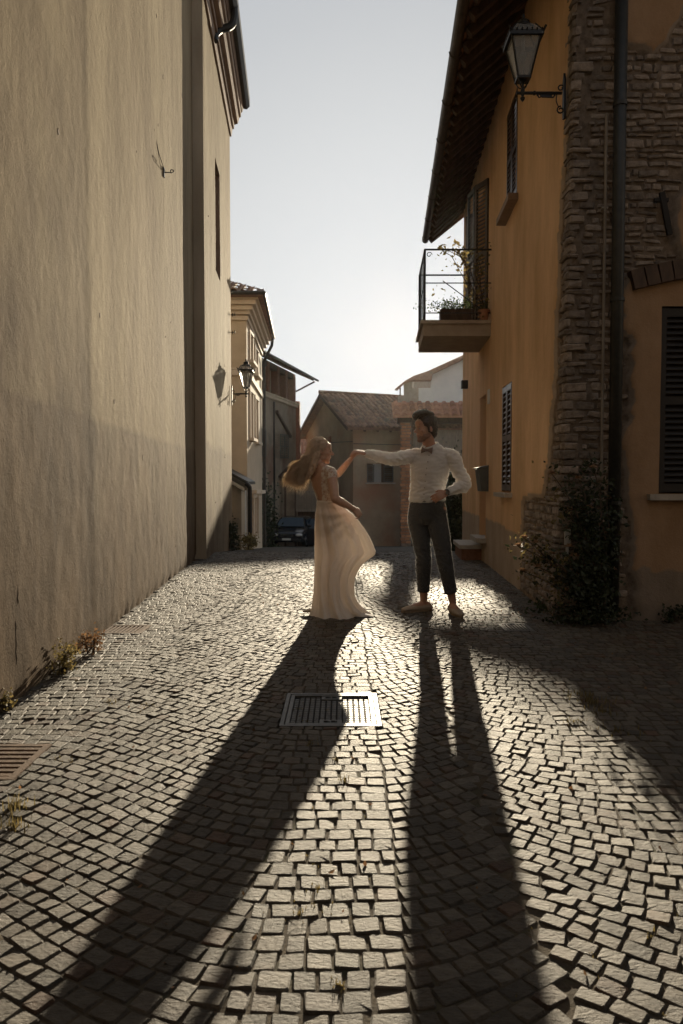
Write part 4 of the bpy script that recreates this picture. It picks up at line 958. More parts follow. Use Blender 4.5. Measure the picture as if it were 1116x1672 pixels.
for (Ya, Yb, z0, z1) in wins:
    mb = MB(); D = .22
    for Y in (Ya, Yb): mb.add([(xf2(Y), Y, z0), (xf2(Y) - D, Y, z0), (xf2(Y) - D, Y, z1), (xf2(Y), Y, z1)], [(0, 1, 2, 3)])
    for z in (z0, z1): mb.add([(xf2(Ya), Ya, z), (xf2(Ya) - D, Ya, z), (xf2(Yb) - D, Yb, z), (xf2(Yb), Yb, z)], [(0, 1, 2, 3)])
    w_ = mb.build('window', M['cornice'], t)
    mb = MB(); mb.add([(xf2(Ya) - D * .9, Ya, z0), (xf2(Yb) - D * .9, Yb, z0), (xf2(Yb) - D * .9, Yb, z1), (xf2(Ya) - D * .9, Ya, z1)], [(0, 1, 2, 3)]); mb.build('pane', M['darkglass'], w_)
    if z0 > 0: mb = MB(); mb.box((xf2((Ya + Yb) / 2) + .05, (Ya + Yb) / 2, z0 - .04), (.2, Yb - Ya + .2, .08)); mb.build('sill', M['trimc'], w_)
    else: mb = MB(); mb.box((xf2((Ya + Yb) / 2) + .08, (Ya + Yb) / 2, z1 + .18), (.3, Yb - Ya + .35, .1)); mb.box((xf2((Ya + Yb) / 2) + .05, (Ya + Yb) / 2, z1 + .07), (.16, Yb - Ya + .2, .12)); mb.build('door_hood', M['trimc'], w_)
    mb = MB()
    for Y in (Ya - .06, Yb + .06): mb.box((xf2(Y) + .02, Y, (z0 + z1) / 2), (.06, .1, z1 - z0))
    if z0 > 0: mb.box((xf2((Ya + Yb) / 2) + .02, (Ya + Yb) / 2, z1 + .06), (.07, Yb - Ya + .22, .1))
    mb.build('surround', M['trimc'], w_)
def ring2(o0, z0, z1, name, m):                      # moulding turning the corner
    mb = MB()
    mb.prism([(cx + o0, cy - o0, z0), (cx - .1, cy + .1, z0), (xe - .1, c_end, z0), (xe + o0, c_end, z0)], (0, 0, z1 - z0))
    mb.prism([(cx + o0 - .001, cy - o0 + .001, z0), (-9, cy - o0 + .001, z0), (-9, cy + .1, z0), (cx - .1, cy + .1, z0)], (0, 0, z1 - z0)); mb.build(name, m, t)
for o0, z0, z1 in ((.05, 5.42, 5.52), (.10, 5.56, 5.66), (.18, 5.66, 5.78), (.27, 5.78, 5.90), (.34, 5.90, 5.98)): ring2(o0, z0, z1, 'cornice', M['trimc'])
ring2(.06, 3.98, 4.12, 'string_course', M['trimc']); ring2(.04, 4.14, 4.18, 'string_course', M['trimc'])
mb = MB(); o0 = .48; z0 = 5.99
A = V((cx + o0, cy - o0, z0)); B = V((xe + o0 - .1, c_end, z0)); C_ = V((-9, cy - o0, z0)); ht = V((cx - 2.6, cy + 2.6, z0 + 1.35))
mb.add([A, B, V((B.x - 3.1, B.y, z0 + 1.35)), ht, C_, V((-9, ht.y, ht.z)), A - V((0, 0, .05)), B - V((0, 0, .05)), V((-9, c_end, z0 - .05)), C_ - V((0, 0, .05))], [(0, 1, 2, 3), (4, 0, 3, 5), (6, 9, 8, 7), (0, 6, 7, 1), (4, 9, 6, 0)])
mb.build('roof', M['tile'], t)
mb = MB()
tile_field(mb, A + V((-5.2, 0, .02)), (1, 0, 0), (0, 3.08, 1.35), 19, 9, .27, .36, clip=lambda a, b2: b2 < (1 - a) * 1.9)
tile_field(mb, B + V((0, 0, .02)), (A - B), (-3.08, 0, 1.35), 19, 9, .27, .36, clip=lambda a, b2: b2 < (1 - a) * 1.9)
tag(mb.build('roof_tiles', M['tile'], t, tint=True), kind='stuff')
mb = MB(); mb.tube([A + V((.03, -.03, .02)), B + V((.03, 0, .02))], .06, 8); mb.tube([A + V((.03, -.03, .02)), C_ + V((0, -.03, .02))], .05, 8); mb.build('gutter', M['gutter'], t)
mb = MB(); mb.tube([B + V((0, -.1, 0)), B + V((-.02, -.1, -.25)), V((xe + .15, c_end - .05, 5.35)), V((xe + .08, c_end + .02, 5.2)), V((xe + .08, c_end + .02, -1.0))], .05, 8); mb.build('downpipe', M['gutter'], t)
# lean-to shed between church and cream house
t = empty('lean_to_shed', (-2.7, 18.6, -.6), 'small lean-to shed with black mono-pitch roof against the cream house', 'shed')
a = W(378, 776, 18.4); b2 = W(404, 791, 18.4); zb = W(404, 897, 18.4).z - .1
mb = MB(); mb.add([(a.x - 1, 18.5, zb), (b2.x - .13, 18.5, zb), (b2.x - .13, 18.5, b2.z - .15), (a.x - 1, 18.5, a.z + .35)], [(0, 1, 2, 3)]); mb.add([(b2.x - .13, 18.5, zb), (b2.x - .13, 19.9, zb), (b2.x - .13, 19.9, b2.z - .15), (b2.x - .13, 18.5, b2.z - .15)], [(0, 1, 2, 3)])
mb.build('wall', M['oldwall'], t)
mb = MB(); mb.box((b2.x - .09, 18.42, (zb + b2.z) / 2 - .1), (.1, .1, b2.z - zb - .1)); mb.build('door_post', M['white'], t)
mb = MB(); mb.prism([(a.x - 1, 18.35, a.z + .55), (b2.x + .02, 18.35, b2.z), (b2.x + .02, 18.35, b2.z + .07), (a.x - 1, 18.35, a.z + .62)], (0, 1.6, 0)); mb.build('roof', M['gutter'], t)
mb = MB(); mb.prism([(a.x - 1, 18.34, a.z + .40), (b2.x - .06, 18.34, b2.z - .17), (b2.x - .06, 18.34, b2.z - .08), (a.x - 1, 18.34, a.z + .46)], (0, .1, 0)); mb.build('metal_flashing', M['chrome'], t)
mb = MB(); mb.tube([V((b2.x - .02, 18.35, b2.z + .02)), V((b2.x + .06, 18.33, b2.z - .06)), V((b2.x + .07, 18.33, b2.z - .25)), V((b2.x + .07, 18.33, zb))], .055, 8, sub=3); mb.build('downpipe', M['iron'], t)
# ------------------------------------------------------------------ grey house with open loggia
t = empty('loggia_house', (-3.4, 39, -2), 'old grey house with an open brick loggia under a deep sloping roof, behind the car', 'house')
d3 = V((.208, .978, 0)).normalized(); n3 = V((d3.y, -d3.x, 0)); A3 = V((-3.86 - .208 * 4, 36.5 - .978 * 4, 0))
P3 = lambda s_, o_, z: A3 + d3 * s_ + n3 * o_ + V((0, 0, z))
L3 = 10.2; zc = 5.35
mb = MB(); mb.add([P3(0, 0, -3), P3(L3, 0, -3), P3(L3, 0, zc), P3(0, 0, zc)], [(0, 1, 2, 3)]); mb.add([P3(L3, 0, -3), P3(L3, -6, -3), P3(L3, -6, 7), P3(L3, 0, 7)], [(0, 1, 2, 3)]); mb.add([P3(0, 0, -3), P3(0, -6, -3), P3(0, -6, 7), P3(0, 0, 7)], [(0, 1, 2, 3)])
mb.add([P3(0, -.9, zc), P3(L3, -.9, zc), P3(L3, -.9, 7.3), P3(0, -.9, 7.3)], [(0, 1, 2, 3)]); mb.add([P3(0, -.9, zc), P3(L3, -.9, zc), P3(L3, 0, zc), P3(0, 0, zc)], [(0, 1, 2, 3)]); mb.build('wall', M['oldwall'], t)
mb = MB(); mb.span(P3(0, .04, zc + .02), P3(L3, .04, zc + .02), .18, .14); mb.span(P3(0, .07, zc + .14), P3(L3, .07, zc + .14), .25, .07); mb.build('cornice', M['cream'], t)
for s_ in (3.9, 5.2, 6.9, 8.4, 9.95):
    mb = MB(); mb.span(P3(s_, -.18, zc + .17), P3(s_, -.18, 7.1), .36, .36, up=n3); mb.build('loggia_pillar', M['brick'], t)
mb = MB(); mb.span(P3(-.3, -.15, 7.0), P3(L3, -.15, 7.0), .25, .3); mb.build('loggia_beam', M['wood'], t)
ridge, eav = (-3.2, 8.9), (1.22, 6.78)
mb = MB(); mb.prism([P3(-1, eav[0], eav[1]), P3(-1, ridge[0], ridge[1]), P3(-1, ridge[0], ridge[1] + .14), P3(-1, eav[0], eav[1] + .10)], d3 * (L3 + 1.1)); mb.prism([P3(-1, ridge[0] - .01, ridge[1]), P3(-1, -6.5, 7.2), P3(-1, -6.5, 7.3), P3(-1, ridge[0] - .01, ridge[1] + .14)], d3 * (L3 + 1.1)); mb.build('roof', M['tile'], t)
for i in range(15):
    s_ = -.5 + i * .72; mb = MB(); mb.span(P3(s_, eav[0] - .03, eav[1] - .04), P3(s_, -.6, eav[1] + .78), .09, .12); mb.build('rafter', M['wood'], t)
mb = MB(); mb.span(P3(L3 - .05, .02, 6.2), P3(L3 - .05, 1.1, 6.72), .08, .08); mb.build('roof_strut', M['wood'], t)
mb = MB(); mb.tube([P3(-1, eav[0] + .06, eav[1]), P3(L3, eav[0] + .06, eav[1])], .06, 8); mb.build('gutter', M['gutter'], t)
# brick stack at its far end
mb = MB(); q0 = W(470, 785, 42.9); q1 = W(484, 785, 42.9); zt_ = W(480, 655, 42.9).z
mb.box(((q0.x + q1.x) / 2 + .1, 43.4, (zt_ - 3) / 2), (q1.x - q0.x + .2, .9, zt_ + 3)); mb.build('chimney_stack', M['brick'], t)
for (pa, pb, ya, yb, m) in ((443, 449, 705, 747, 'greywood'), (451, 457, 708, 748, 'shutterg'), (457.5, 463, 709, 748, 'shutterg'), (427, 432, 700, 745, 'shutterg')):
    sa = 4 + (pa - 428) / 42 * 5.4; sb = 4 + (pb - 428) / 42 * 5.4; Yc = (A3 + d3 * sa).y
    leaf(t, P3(sb, .06, 0).to_2d()[:], P3(sa, .06, 0).to_2d()[:], W(pa, yb, Yc).z, W(pa, ya, Yc).z, M[m], pitch=.12)
mb = MB(); mb.span(P3(6.3, .06, 4.75), P3(8.9, .06, 3.6), .14, .14); mb.build('stair_rail', M['wood'], t)
mb = MB(); mb.span(P3(5.9, .05, 5.2), P3(5.9, .05, -2), .07, .07, up=n3); mb.build('downpipe', M['gutter'], t)
# low red roofs beyond
for (pa, pb, ya, yb, Y, dz, lab) in ((474, 560, 697, 742, 52, 2.6, 'low house with dark red tiled roof just right of the loggia house'), (462, 530, 744, 776, 47, 1.6, 'lean-to roof of dark red tiles below the far red roof')):
    a = W(pa, yb, Y); b2 = W(pb, yb, Y); c = W(pa, ya, Y + dz * 1.3)
    t = empty('far_outbuilding', (a.x, Y, -3), lab, 'outbuilding')
    mb = MB(); mb.prism([(a.x, Y + .2, -3.5), (b2.x, Y + .2, -3.5), (b2.x, Y + .2, a.z - .02), (a.x, Y + .2, a.z - .02)], (0, dz * 1.3, 0)); mb.build('wall', M['oldwall'], t)
    mb = MB(); mb.prism([(a.x, Y - .2, a.z), (a.x, Y + dz * 1.3, c.z - .1), (a.x, Y + dz * 1.3, c.z - .2), (a.x, Y - .2, a.z - .1)], (b2.x - a.x, 0, 0)); mb.build('roof', M['tile'], t)
    mb = MB(); v_ = V((0, dz * 1.3 + .2, c.z - a.z - .05)); n_ = int((b2.x - a.x) / .3)
    tile_field(mb, (a.x, Y - .22, a.z), (1, 0, 0), v_, n_, int(v_.length / .42), .3, .42); tag(mb.build('roof_tiles', M['tile2'], t, tint=True), kind='stuff')
# dark timber shed with slatted balcony behind the car
t = empty('timber_shed', (-2.2, 37, -2.2), 'dark timber shed with a pale slatted balcony front behind the bride', 'shed')
Y = 39.3; a = W(447, 780, Y); b2 = W(520, 780, Y)
mb = MB(); mb.add([(a.x, Y + .5, -2.4), (b2.x, Y + .5, -2.4), (b2.x, Y + .5, a.z), (a.x, Y + .5, a.z)], [(0, 1, 2, 3)]); mb.build('wall', M['oldwall'], t)
mb = MB(); mb.prism([(a.x, Y - .1, a.z), (a.x, Y + 1.5, a.z + .5), (a.x, Y + 1.5, a.z + .6), (a.x, Y - .1, a.z + .1)], (b2.x - a.x + .1, 0, 0)); mb.build('roof', M['wood'], t)
za, zc_ = W(483, 834, Y).z, W(483, 803, Y).z
for i in range(17):
    X = lerp(W(484, 800, Y).x, W(518, 800, Y).x, i / 16); mb = MB(); mb.box((X, Y, (za + zc_) / 2), (.035, .03, zc_ - za)); mb.build('slat', M['greywood'], t)
mb = MB(); mb.box((W(501, 800, Y).x, Y + .03, za), (1.1, .12, .09)); mb.box((W(501, 800, Y).x, Y + .03, zc_), (1.1, .06, .06)); mb.build('balcony_rail', M['greywood'], t)
for px in (452, 466, 483, 519): mb = MB(); X = W(px, 800, Y).x; mb.box((X, Y + .05, (a.z - 2.4) / 2), (.10, .10, a.z + 2.4)); mb.build('post', M['wood'], t)
mb = MB(); mb.box((W(500, 860, Y).x, Y + .40, -1.3), (.9, .06, 1.9)); mb.build('door', M['wood'], t)
# ------------------------------------------------------------------ ochre house in the middle
t = empty('ochre_house', (1, 38, -2.3), 'old ochre farmhouse with mottled plaster and sagging tiled gable roof between the couple', 'house')
K4 = 1.087; A4 = V((.55 * K4, 35.7 * K4, 0)); e4 = V((.94, .341, 0)).normalized(); g4 = V((-.35, .9367, 0)).normalized()
P4 = lambda a, b2, z: A4 + e4 * a * K4 + g4 * b2 * K4 + V((0, 0, 1.2 + (z - 1.2) * K4)); zE = 3.80; Wd = 7.2; Ln = 9.0; zR = zE + 1.75
win = (.70, 2.06, 1.12, 2.02)
mb = MB()
for (a, b2, z0, z1) in ((0, win[0], -3, zE), (win[1], Ln, -3, zE), (win[0], win[1], -3, win[2]), (win[0], win[1], win[3], zE)): mb.add([P4(a, 0, z0), P4(b2, 0, z0), P4(b2, 0, z1), P4(a, 0, z1)], [(0, 1, 2, 3)])
mb.add([P4(0, 0, -3), P4(0, Wd, -3), P4(0, Wd, zE), P4(0, Wd / 2, zR), P4(0, 0, zE)], [(0, 1, 2, 3, 4)]); mb.add([P4(Ln, 0, -3), P4(Ln, Wd, -3), P4(Ln, Wd, zE), P4(Ln, Wd / 2, zR), P4(Ln, 0, zE)], [(0, 1, 2, 3, 4)])
mb.add([P4(0, Wd, -3), P4(Ln, Wd, -3), P4(Ln, Wd, zE), P4(0, Wd, zE)], [(0, 1, 2, 3)]); mb.build('wall', M['farhouse'], t)
mb = MB(); a, b2, z0, z1 = win
mb.add([P4(a, .18, z0), P4(b2, .18, z0), P4(b2, .18, z1), P4(a, .18, z1)], [(0, 1, 2, 3)])
for s_ in (a, b2): mb.add([P4(s_, 0, z0), P4(s_, .18, z0), P4(s_, .18, z1), P4(s_, 0, z1)], [(0, 1, 2, 3)])
for z in (z0, z1): mb.add([P4(a, 0, z), P4(a, .18, z), P4(b2, .18, z), P4(b2, 0, z)], [(0, 1, 2, 3)])
w_ = mb.build('window', M['wood'], t)
mb = MB(); mb.add([P4(1.06, .14, z0), P4(1.50, .14, z0), P4(1.50, .14, z1), P4(1.06, .14, z1)], [(0, 1, 2, 3)]); mb.build('pane', M['paleglass'], w_)
mb = MB(); mb.span(P4(a - .08, -.05, z0 - .04), P4(b2 + .08, -.05, z0 - .04), .14, .07); mb.build('sill', M['stonegrey'], w_)
leaf(t, P4(a, -.03, 0).to_2d()[:], P4(a + .36, -.03, 0).to_2d()[:], z0, z1, M['shutterg'], pitch=.1); leaf(t, P4(1.56, -.03, 0).to_2d()[:], P4(b2, -.03, 0).to_2d()[:], z0, z1, M['shutterg'], pitch=.1)
sag = lambda a, f: -.10 * math.sin(math.pi * a / Ln) * f
ov = .42
mb = MB(); zr = zR + .12; ze = zE - .02; sl_ = (zR - zE) / (Wd / 2)
vs = []
for side in (0, 1):
    for i in range(13):
        a = -.45 + (Ln + .9) * i / 12
        for f in (0, 1):
            b2 = (-ov + f * (Wd / 2 + ov)) if side == 0 else (Wd + ov - f * (Wd / 2 + ov)); z = ze - sl_ * ov + .14 + f * (zR - zE + sl_ * ov) + sag(a, f)
            vs += [P4(a, b2, z), P4(a, b2, z - .14)]
o_ = 0
mb.v = vs; mb.at = [0] * len(vs)
for side in (0, 1):
    for i in range(12):
        k = side * 52 + i * 4
        mb.f += [(k, k + 4, k + 6, k + 2), (k + 1, k + 3, k + 7, k + 5), (k, k + 1, k + 5, k + 4)]
    k = side * 52; mb.f += [(k, k + 2, k + 3, k + 1), (k + 48, k + 49, k + 51, k + 50)]
mb.build('roof', M['tile'], t)
mb = MB(); v4 = (g4 * (Wd / 2 + ov) + V((0, 0, zR - zE + sl_ * ov))) * K4
tile_field(mb, P4(-.45, -ov - .03, ze - sl_ * ov + .13), e4, v4, 36, 10, .275 * K4, v4.length / 10)
tag(mb.build('roof_tiles', M['tile'], t, tint=True), kind='stuff')
mb = MB(); mb.tube([P4(-.48, Wd / 2, zR + .20), P4(2.5, Wd / 2, zR + .16), P4(5, Wd / 2, zR + .12), P4(9.4, Wd / 2, zR + .2)], .11, 8); mb.build('ridge_tiles', M['tile'], t)
mb = MB(); mb.span(P4(-.44, -ov, ze - sl_ * ov + .03), P4(-.44, Wd / 2, zR + .04), .06, .16); mb.span(P4(-.44, Wd + ov, ze - sl_ * ov + .03), P4(-.44, Wd / 2, zR + .04), .06, .16); mb.build('verge_board', M['wood'], t)
for i in range(14): mb = MB(); a = -.2 + i * .66; mb.span(P4(a, -ov + .05, ze - sl_ * ov - .03), P4(a, .1, ze + .06), .09, .11); mb.build('rafter', M['wood'], t)
for (b2, z0, z1) in ((3.2, 2.6, 3.5), (3.9, 2.5, 3.3)):
    mb = MB(); mb.box(P4(-.02, b2, (z0 + z1) / 2), (.10, .30, z1 - z0), rz=math.atan2(g4.y, g4.x) - math.pi / 2); mb.build('window_slit', M['brick'] if b2 < 3.5 else M['wood'], t)
mb = MB(); mb.span(P4(-.03, 0, 3.05), P4(-.03, 4.4, 3.2), .03, .04); mb.span(P4(0, -.03, 2.95), P4(Ln, -.03, 2.9), .03, .03); mb.build('cable', M['gutter'], t)
for (a, b2, z0, z1, m) in ((2.5, 3.2, -2.6, -.6, 'wood'),):
    mb = MB(); n = 8; poly = [P4(a, -.02, z0), P4(b2, -.02, z0)] + [P4((a + b2) / 2 + (b2 - a) / 2 * math.cos(q), -.02, z1 + .35 * math.sin(q)) for q in [math.pi * k / n for k in range(n + 1)]]
    mb.prism(poly, -g4 * .04); mb.build('door', M[m], t)
# ------------------------------------------------------------------ roofed gateway
GY = 37.5
t = empty('gateway', (2.6, GY, -1.9), 'tall brick gateway with orange tiled coping and plank doors behind the groom', 'gateway')
gx = lambda px, Y=GY: W(px, 785, Y).x
zg = lambda py, Y=GY: W(700, py, Y).z
xa, xb = gx(641), gx(775)
mb = MB(); n = 0
pil = MB(); pil.box(((gx(655) + gx(672)) / 2, GY + .1, (zg(690) - 2.2) / 2), (gx(672) - gx(655) - .02, .5, zg(690) + 2.2)); pil.build('pillar', M['rubble'], t)
bm_ = MB(); bm_.box((0, 0, 0), (.235, .03, .125)); bme = bm_.mesh('brick'); bme.materials.append(M['gatebrick']); k = 0
z = -1.85
while z < zg(692):
    for c_ in (0, 1):
        X = gx(655) + .125 + c_ * .245 - (.06 if k % 2 else 0) + .0
        place(bme, 'brick', t, (X, GY - .15 - R.uniform(0, .012), z), scale=(R.uniform(.9, 1.0), 1, R.uniform(.85, 1)))
    z += .15; k += 1
mb = MB(); mb.box(((xa + xb) / 2 + .15, GY + .15, zg(686)), (xb - xa - .2, .5, zg(681) - zg(691))); mb.build('beam', M['wood'], t)
mb = MB(); y0_, y1_ = GY - .35, GY + .75; za, zc_ = zg(681), zg(657, GY + .75)
mb.prism([(xa, y0_, za), (xa, y1_, zc_), (xa, y1_, zc_ - .1), (xa, y0_, za - .06)], (xb - xa, 0, 0)); mb.build('coping', M['tile2'], t)
vs, fs = coppo(.44, .16, seg=6); me = bpy.data.meshes.new('roof_tile'); me.from_pydata([tuple(p) for p in vs], [], fs); me.materials.append(M['tile2'])
vl = V((0, y1_ - y0_, zc_ - za)); ang = math.atan2(vl.z, vl.y); nt_ = int((xb - xa) / .385)
for i in range(nt_):
    for j in range(3):
        c = V((xa + (i + .5) * (xb - xa) / nt_ + R.gauss(0, .012), y0_ - .04, za + .035)) + vl * (j / 3)
        place(me, 'roof_tile', t, c, (ang - .10 + R.gauss(0, .02), R.gauss(0, .03), R.gauss(0, .03)))
for i in range(10):                                  # plank doors
    X = gx(676) + i * (gx(760) - gx(676)) / 10; w = (gx(760) - gx(676)) / 10 * .93; mb = MB(); mb.box((X + w / 2, GY + .35, (zg(700) + zg(752)) / 2), (w, .05, zg(700) - zg(752) + R.uniform(-.05, .05))); mb.build('plank', M['greywood'], t)
mb = MB(); mb.box((gx(718), GY + .40, (zg(752) - 2) / 2), (gx(765) - gx(672), .1, zg(752) + 2)); mb.build('lower_door', M['shutterg'], t)
mb = MB(); y0_, y1_ = GY + .2, GY + 1.4; za, zc_ = zg(699), zg(684, GY + 1.4)
mb.prism([(gx(672), y0_, za), (gx(672), y1_, zc_), (gx(672), y1_, zc_ - .08), (gx(672), y0_, za - .08)], (gx(765) - gx(672), 0, 0)); mb.build('inner_roof', M['tile'], t)
mb = MB(); tile_field(mb, (gx(672), y0_ - .03, za), (1, 0, 0), (0, y1_ - y0_, zc_ - za), int((gx(765) - gx(672)) / .3), 3, .3, .4); tag(mb.build('inner_roof_tiles', M['tile'], t, tint=True), kind='stuff')
# ------------------------------------------------------------------ white house with open loft and the building behind it
t = empty('white_house', (6, 42, -2.5), 'pale house top with a dark sloping roof seen above the gateway', 'house')
HY = 42.0
p_ = lambda px, py, Y=HY: W(px, py, Y)
top = [(645, 636), (661, 623), (675, 615), (696, 608), (760, 579)]
bot = [(760, 586), (706, 612), (704, 622), (673, 622), (659, 628), (650, 637)]
g = lambda px: W(px, interp(top, px), HY).z
mb = MB(); e_ = W(760, 579, HY)
mb.prism([V((p_(x, y).x, HY - .35, p_(x, y).z)) for x, y in top] + [(e_.x + 4, HY - .35, e_.z - 1.8), (e_.x + 4, HY - .35, e_.z - 2.1)] + [V((p_(x, y).x, HY - .35, p_(x, y).z)) for x, y in bot], (0, .65, 0)); mb.build('roof', M['tile'], t)
def wall_(pts, d_, m, name, y0=HY):
    mb = MB(); mb.prism([V((W(x, y, HY).x, y0, W(x, y, HY).z if y < 900 else -2.5)) for x, y in pts], (0, d_, 0)); return mb.build(name, m, t)
wall_([(684, 999), (760, 999), (760, 584), (706, 610), (704, 633.5), (684, 633.5)], .22, M['white'], 'wall')
A_ = W(760, 700, HY).x; mb = MB(); mb.box((A_ + 2, HY + .13, 2), (4, .24, 9)); mb.build('wall', M['white'], t)
wall_([(660, 999), (684, 999), (684, 633.5), (673.5, 633.5), (673, 618), (660, 625)], .22, M['concrete'], 'recess_wall', HY + .03)
wall_([(651, 999), (660, 999), (660, 646), (651, 646)], .2, M['concrete'], 'recess_wall', HY + .06)
for px in (654,): mb = MB(); X = W(px, 640, HY).x; mb.box((X, HY + .1, W(px, 638, HY).z), (.07, .07, .5)); mb.build('loft_post', M['wood'], t)
t = empty('rear_building', (8, 60, -3), 'plain pale wall of a farther building seen under the dark roof rake', 'building')
mb = MB(); x0 = W(676, 640, 60).x; zt_ = W(690, 619, 60).z; mb.box((x0 + 4, 62, (zt_ - 3) / 2), (8, 4, zt_ + 3)); mb.build('wall', M['concrete'], t)
mb = MB(); mb.box((x0 + 4.05, 62, zt_ + .06), (8.3, 4.3, .1)); mb.build('roof', M['tile'], t)
# ------------------------------------------------------------------ parked car
def car():
    o0 = V((-2.52, 34.5, gz(34.5))); t = empty('parked_car', o0, 'dark compact car parked facing the camera below the grey loggia house', 'car')
    rot = Matrix.Rotation(-.12, 3, 'Z'); Wc = .80
    def B(mb): mb.v = [o0 + rot @ V((p.x, p.y, p.z * .9)) for p in mb.v]; return mb
    # body: sections along y (front = -y)
    def loft(secs):
        mb = MB(); n = len(secs[0][1])
        for y, pts in secs:
            for x, z in pts: mb.v.append(V((x, y, z))); mb.at.append(0)
        m_ = len(secs)
        mb.f = [(i * n + k, i * n + (k + 1) % n, (i + 1) * n + (k + 1) % n, (i + 1) * n + k) for i in range(m_ - 1) for k in range(n)] + [tuple(range(n))[::-1], tuple(range((m_ - 1) * n, m_ * n))]
        return mb
    sec = lambda w, zb_, zs, zt_: [(-w * .9, zb_), (w * .9, zb_), (w, zb_ + .12), (w, zs), (w * .92, zt_), (w * .5, zt_ + .03), (-w * .5, zt_ + .03), (-w * .92, zt_), (-w, zs), (-w, zb_ + .12)]
    loft([(0, sec(Wc * .86, .28, .55, .62)), (.06, sec(Wc * .95, .22, .6, .72)), (.3, sec(Wc, .2, .66, .80)), (.95, sec(Wc, .2, .72, .90)), (2.9, sec(Wc, .2, .75, .93)), (3.6, sec(Wc * .97, .22, .72, .92)), (3.75, sec(Wc * .88, .3, .6, .8))]).__class__
    body = loft([(0, sec(Wc * .86, .28, .55, .62)), (.06, sec(Wc * .95, .22, .6, .72)), (.3, sec(Wc, .2, .66, .80)), (.95, sec(Wc, .2, .72, .90)), (2.9, sec(Wc, .2, .75, .93)), (3.6, sec(Wc * .97, .22, .72, .92)), (3.75, sec(Wc * .88, .3, .6, .8))])
    B(body).build('body', M['carpaint'], t, smooth=False)
    cs = lambda w, w2, zt_: [(-w, .88), (w, .88), (w2, zt_ - .06), (w2 * .85, zt_), (-w2 * .85, zt_), (-w2, zt_ - .06)]
    B(loft([(.85, cs(.74, .73, .95)), (1.55, cs(.76, .60, 1.40)), (2.2, cs(.76, .62, 1.45)), (3.2, cs(.76, .60, 1.42)), (3.65, cs(.72, .66, 1.0))])).build('cabin', M['carpaint'], t)
    mb = MB(); mb.add([(-.66, .86, .965), (.66, .86, .965), (.53, 1.50, 1.385), (-.53, 1.50, 1.385)], [(0, 1, 2, 3)]); mb.v = [V((p.x, p.y - .03, p.z + .02)) for p in mb.v]; B(mb).build('windscreen', M['carglass'], t)
    for s_ in (-1, 1):
        mb = MB(); mb.add([(s_ * .775, 1.1, .96), (s_ * .775, 3.2, .97), (s_ * .64, 3.1, 1.34), (s_ * .64, 1.6, 1.34)], [(0, 1, 2, 3)]); B(mb).build('side_window', M['carglass'], t)
        mb = MB(); mb.ell((s_ * .56, .03, .60), (.17, .07, .085)); hl = B(mb).build('headlight', M['lens'], t, smooth=True)
        mb = MB(); mb.ell((s_ * .88, 1.15, 1.0), (.11, .06, .075)); B(mb).build('wing_mirror', M['carpaint'], t, smooth=True)
        for y in (.72, 3.0):
            mb = MB(); mb.tube([(s_ * .62, y, .30), (s_ * .80, y, .30)], .30, 18); wh = B(mb).build('wheel', M['rubber'], t)
            mb = MB(); mb.tube([(s_ * .78, y, .30), (s_ * .815, y, .30)], .19, 14); B(mb).build('rim', M['chrome'], wh)
    mb = MB()
    for k in range(4): mb.box((0, .01, .52 + k * .035), (.62, .05, .014))
    B(mb).build('grille', M['chrome'], t)
    mb = MB(); mb.box((0, -.01, .36), (1.3, .08, .10)); B(mb).build('bumper', M['rubber'], t)
    mb = MB(); mb.box((.0, -.06, .38), (.40, .015, .10)); B(mb).build('licence_plate', M['plate'], t)
    mb = MB(); mb.span((-.5, 1.6, 1.42), (.5, 1.6, 1.42), .05, .02); B(mb).build('roof_trim', M['chrome'], t)
car()
t = empty('parked_car', (-.95, 36.5, gz(36.5)), 'second dark car mostly hidden behind the bride', 'car')
mb = MB(); mb.prism([(-1.75, 32.5, -1.55), (-.4, 32.5, -1.55), (-.4, 32.5, -.95), (-.55, 32.5, -.80), (-1.6, 32.5, -.80), (-1.75, 32.5, -.95)], (0, 3.4, 0)); mb.v = [V((p.x, p.y + 3, p.z - .28)) for p in mb.v]; mb.build('body', M['carpaint'], t)
mb = MB(); mb.prism([(-1.6, 33.2, -.80), (-.55, 33.2, -.80), (-.65, 33.2, -.35), (-1.5, 33.2, -.35)], (0, 2.2, 0)); mb.v = [V((p.x, p.y + 3, p.z - .28)) for p in mb.v]; mb.build('cabin', M['carglass'], t)
for x in (-1.66, -.5): mb = MB(); mb.tube([(x - .06, 33.1, -1.45), (x + .06, 33.1, -1.45)], .28, 16); mb.v = [V((p.x, p.y + 3, p.z - .28)) for p in mb.v]; mb.build('wheel', M['rubber'], t)
# ------------------------------------------------------------------ plants
def bush(name, c, r, n, size, m, label, cat, dens=None, stems=5, group=None):
    t = empty(name, c, label, cat, group); c = V(c); mb = MB()
    cl = [(V((R.gauss(0, r[0] * .45), R.gauss(0, r[1] * .45), r[2] * (.15 + .8 * R.random()))), R.uniform(.2, .42)) for _ in range(10)]
    for _ in range(n):
        q, k = R.choice(cl); o_ = V((R.gauss(0, 1) * r[0] * k, R.gauss(0, 1) * r[1] * k, R.gauss(0, 1) * r[2] * k * .7)); p_ = q + o_
        if p_.z < .01: p_.z = R.uniform(.01, .08)
        mb.leaf(c + p_, size)
    mb.build('foliage', m, t, tint=True); sm = MB()
    for _ in range(stems):
        q, k = R.choice(cl); sm.tube([c + V((R.gauss(0, .02), R.gauss(0, .02), -.02)), c + q * .5 + V((0, 0, .02)), c + q], .006 if size < .05 else .02, 4)
    sm.build('stem', M['stem'], t); return t
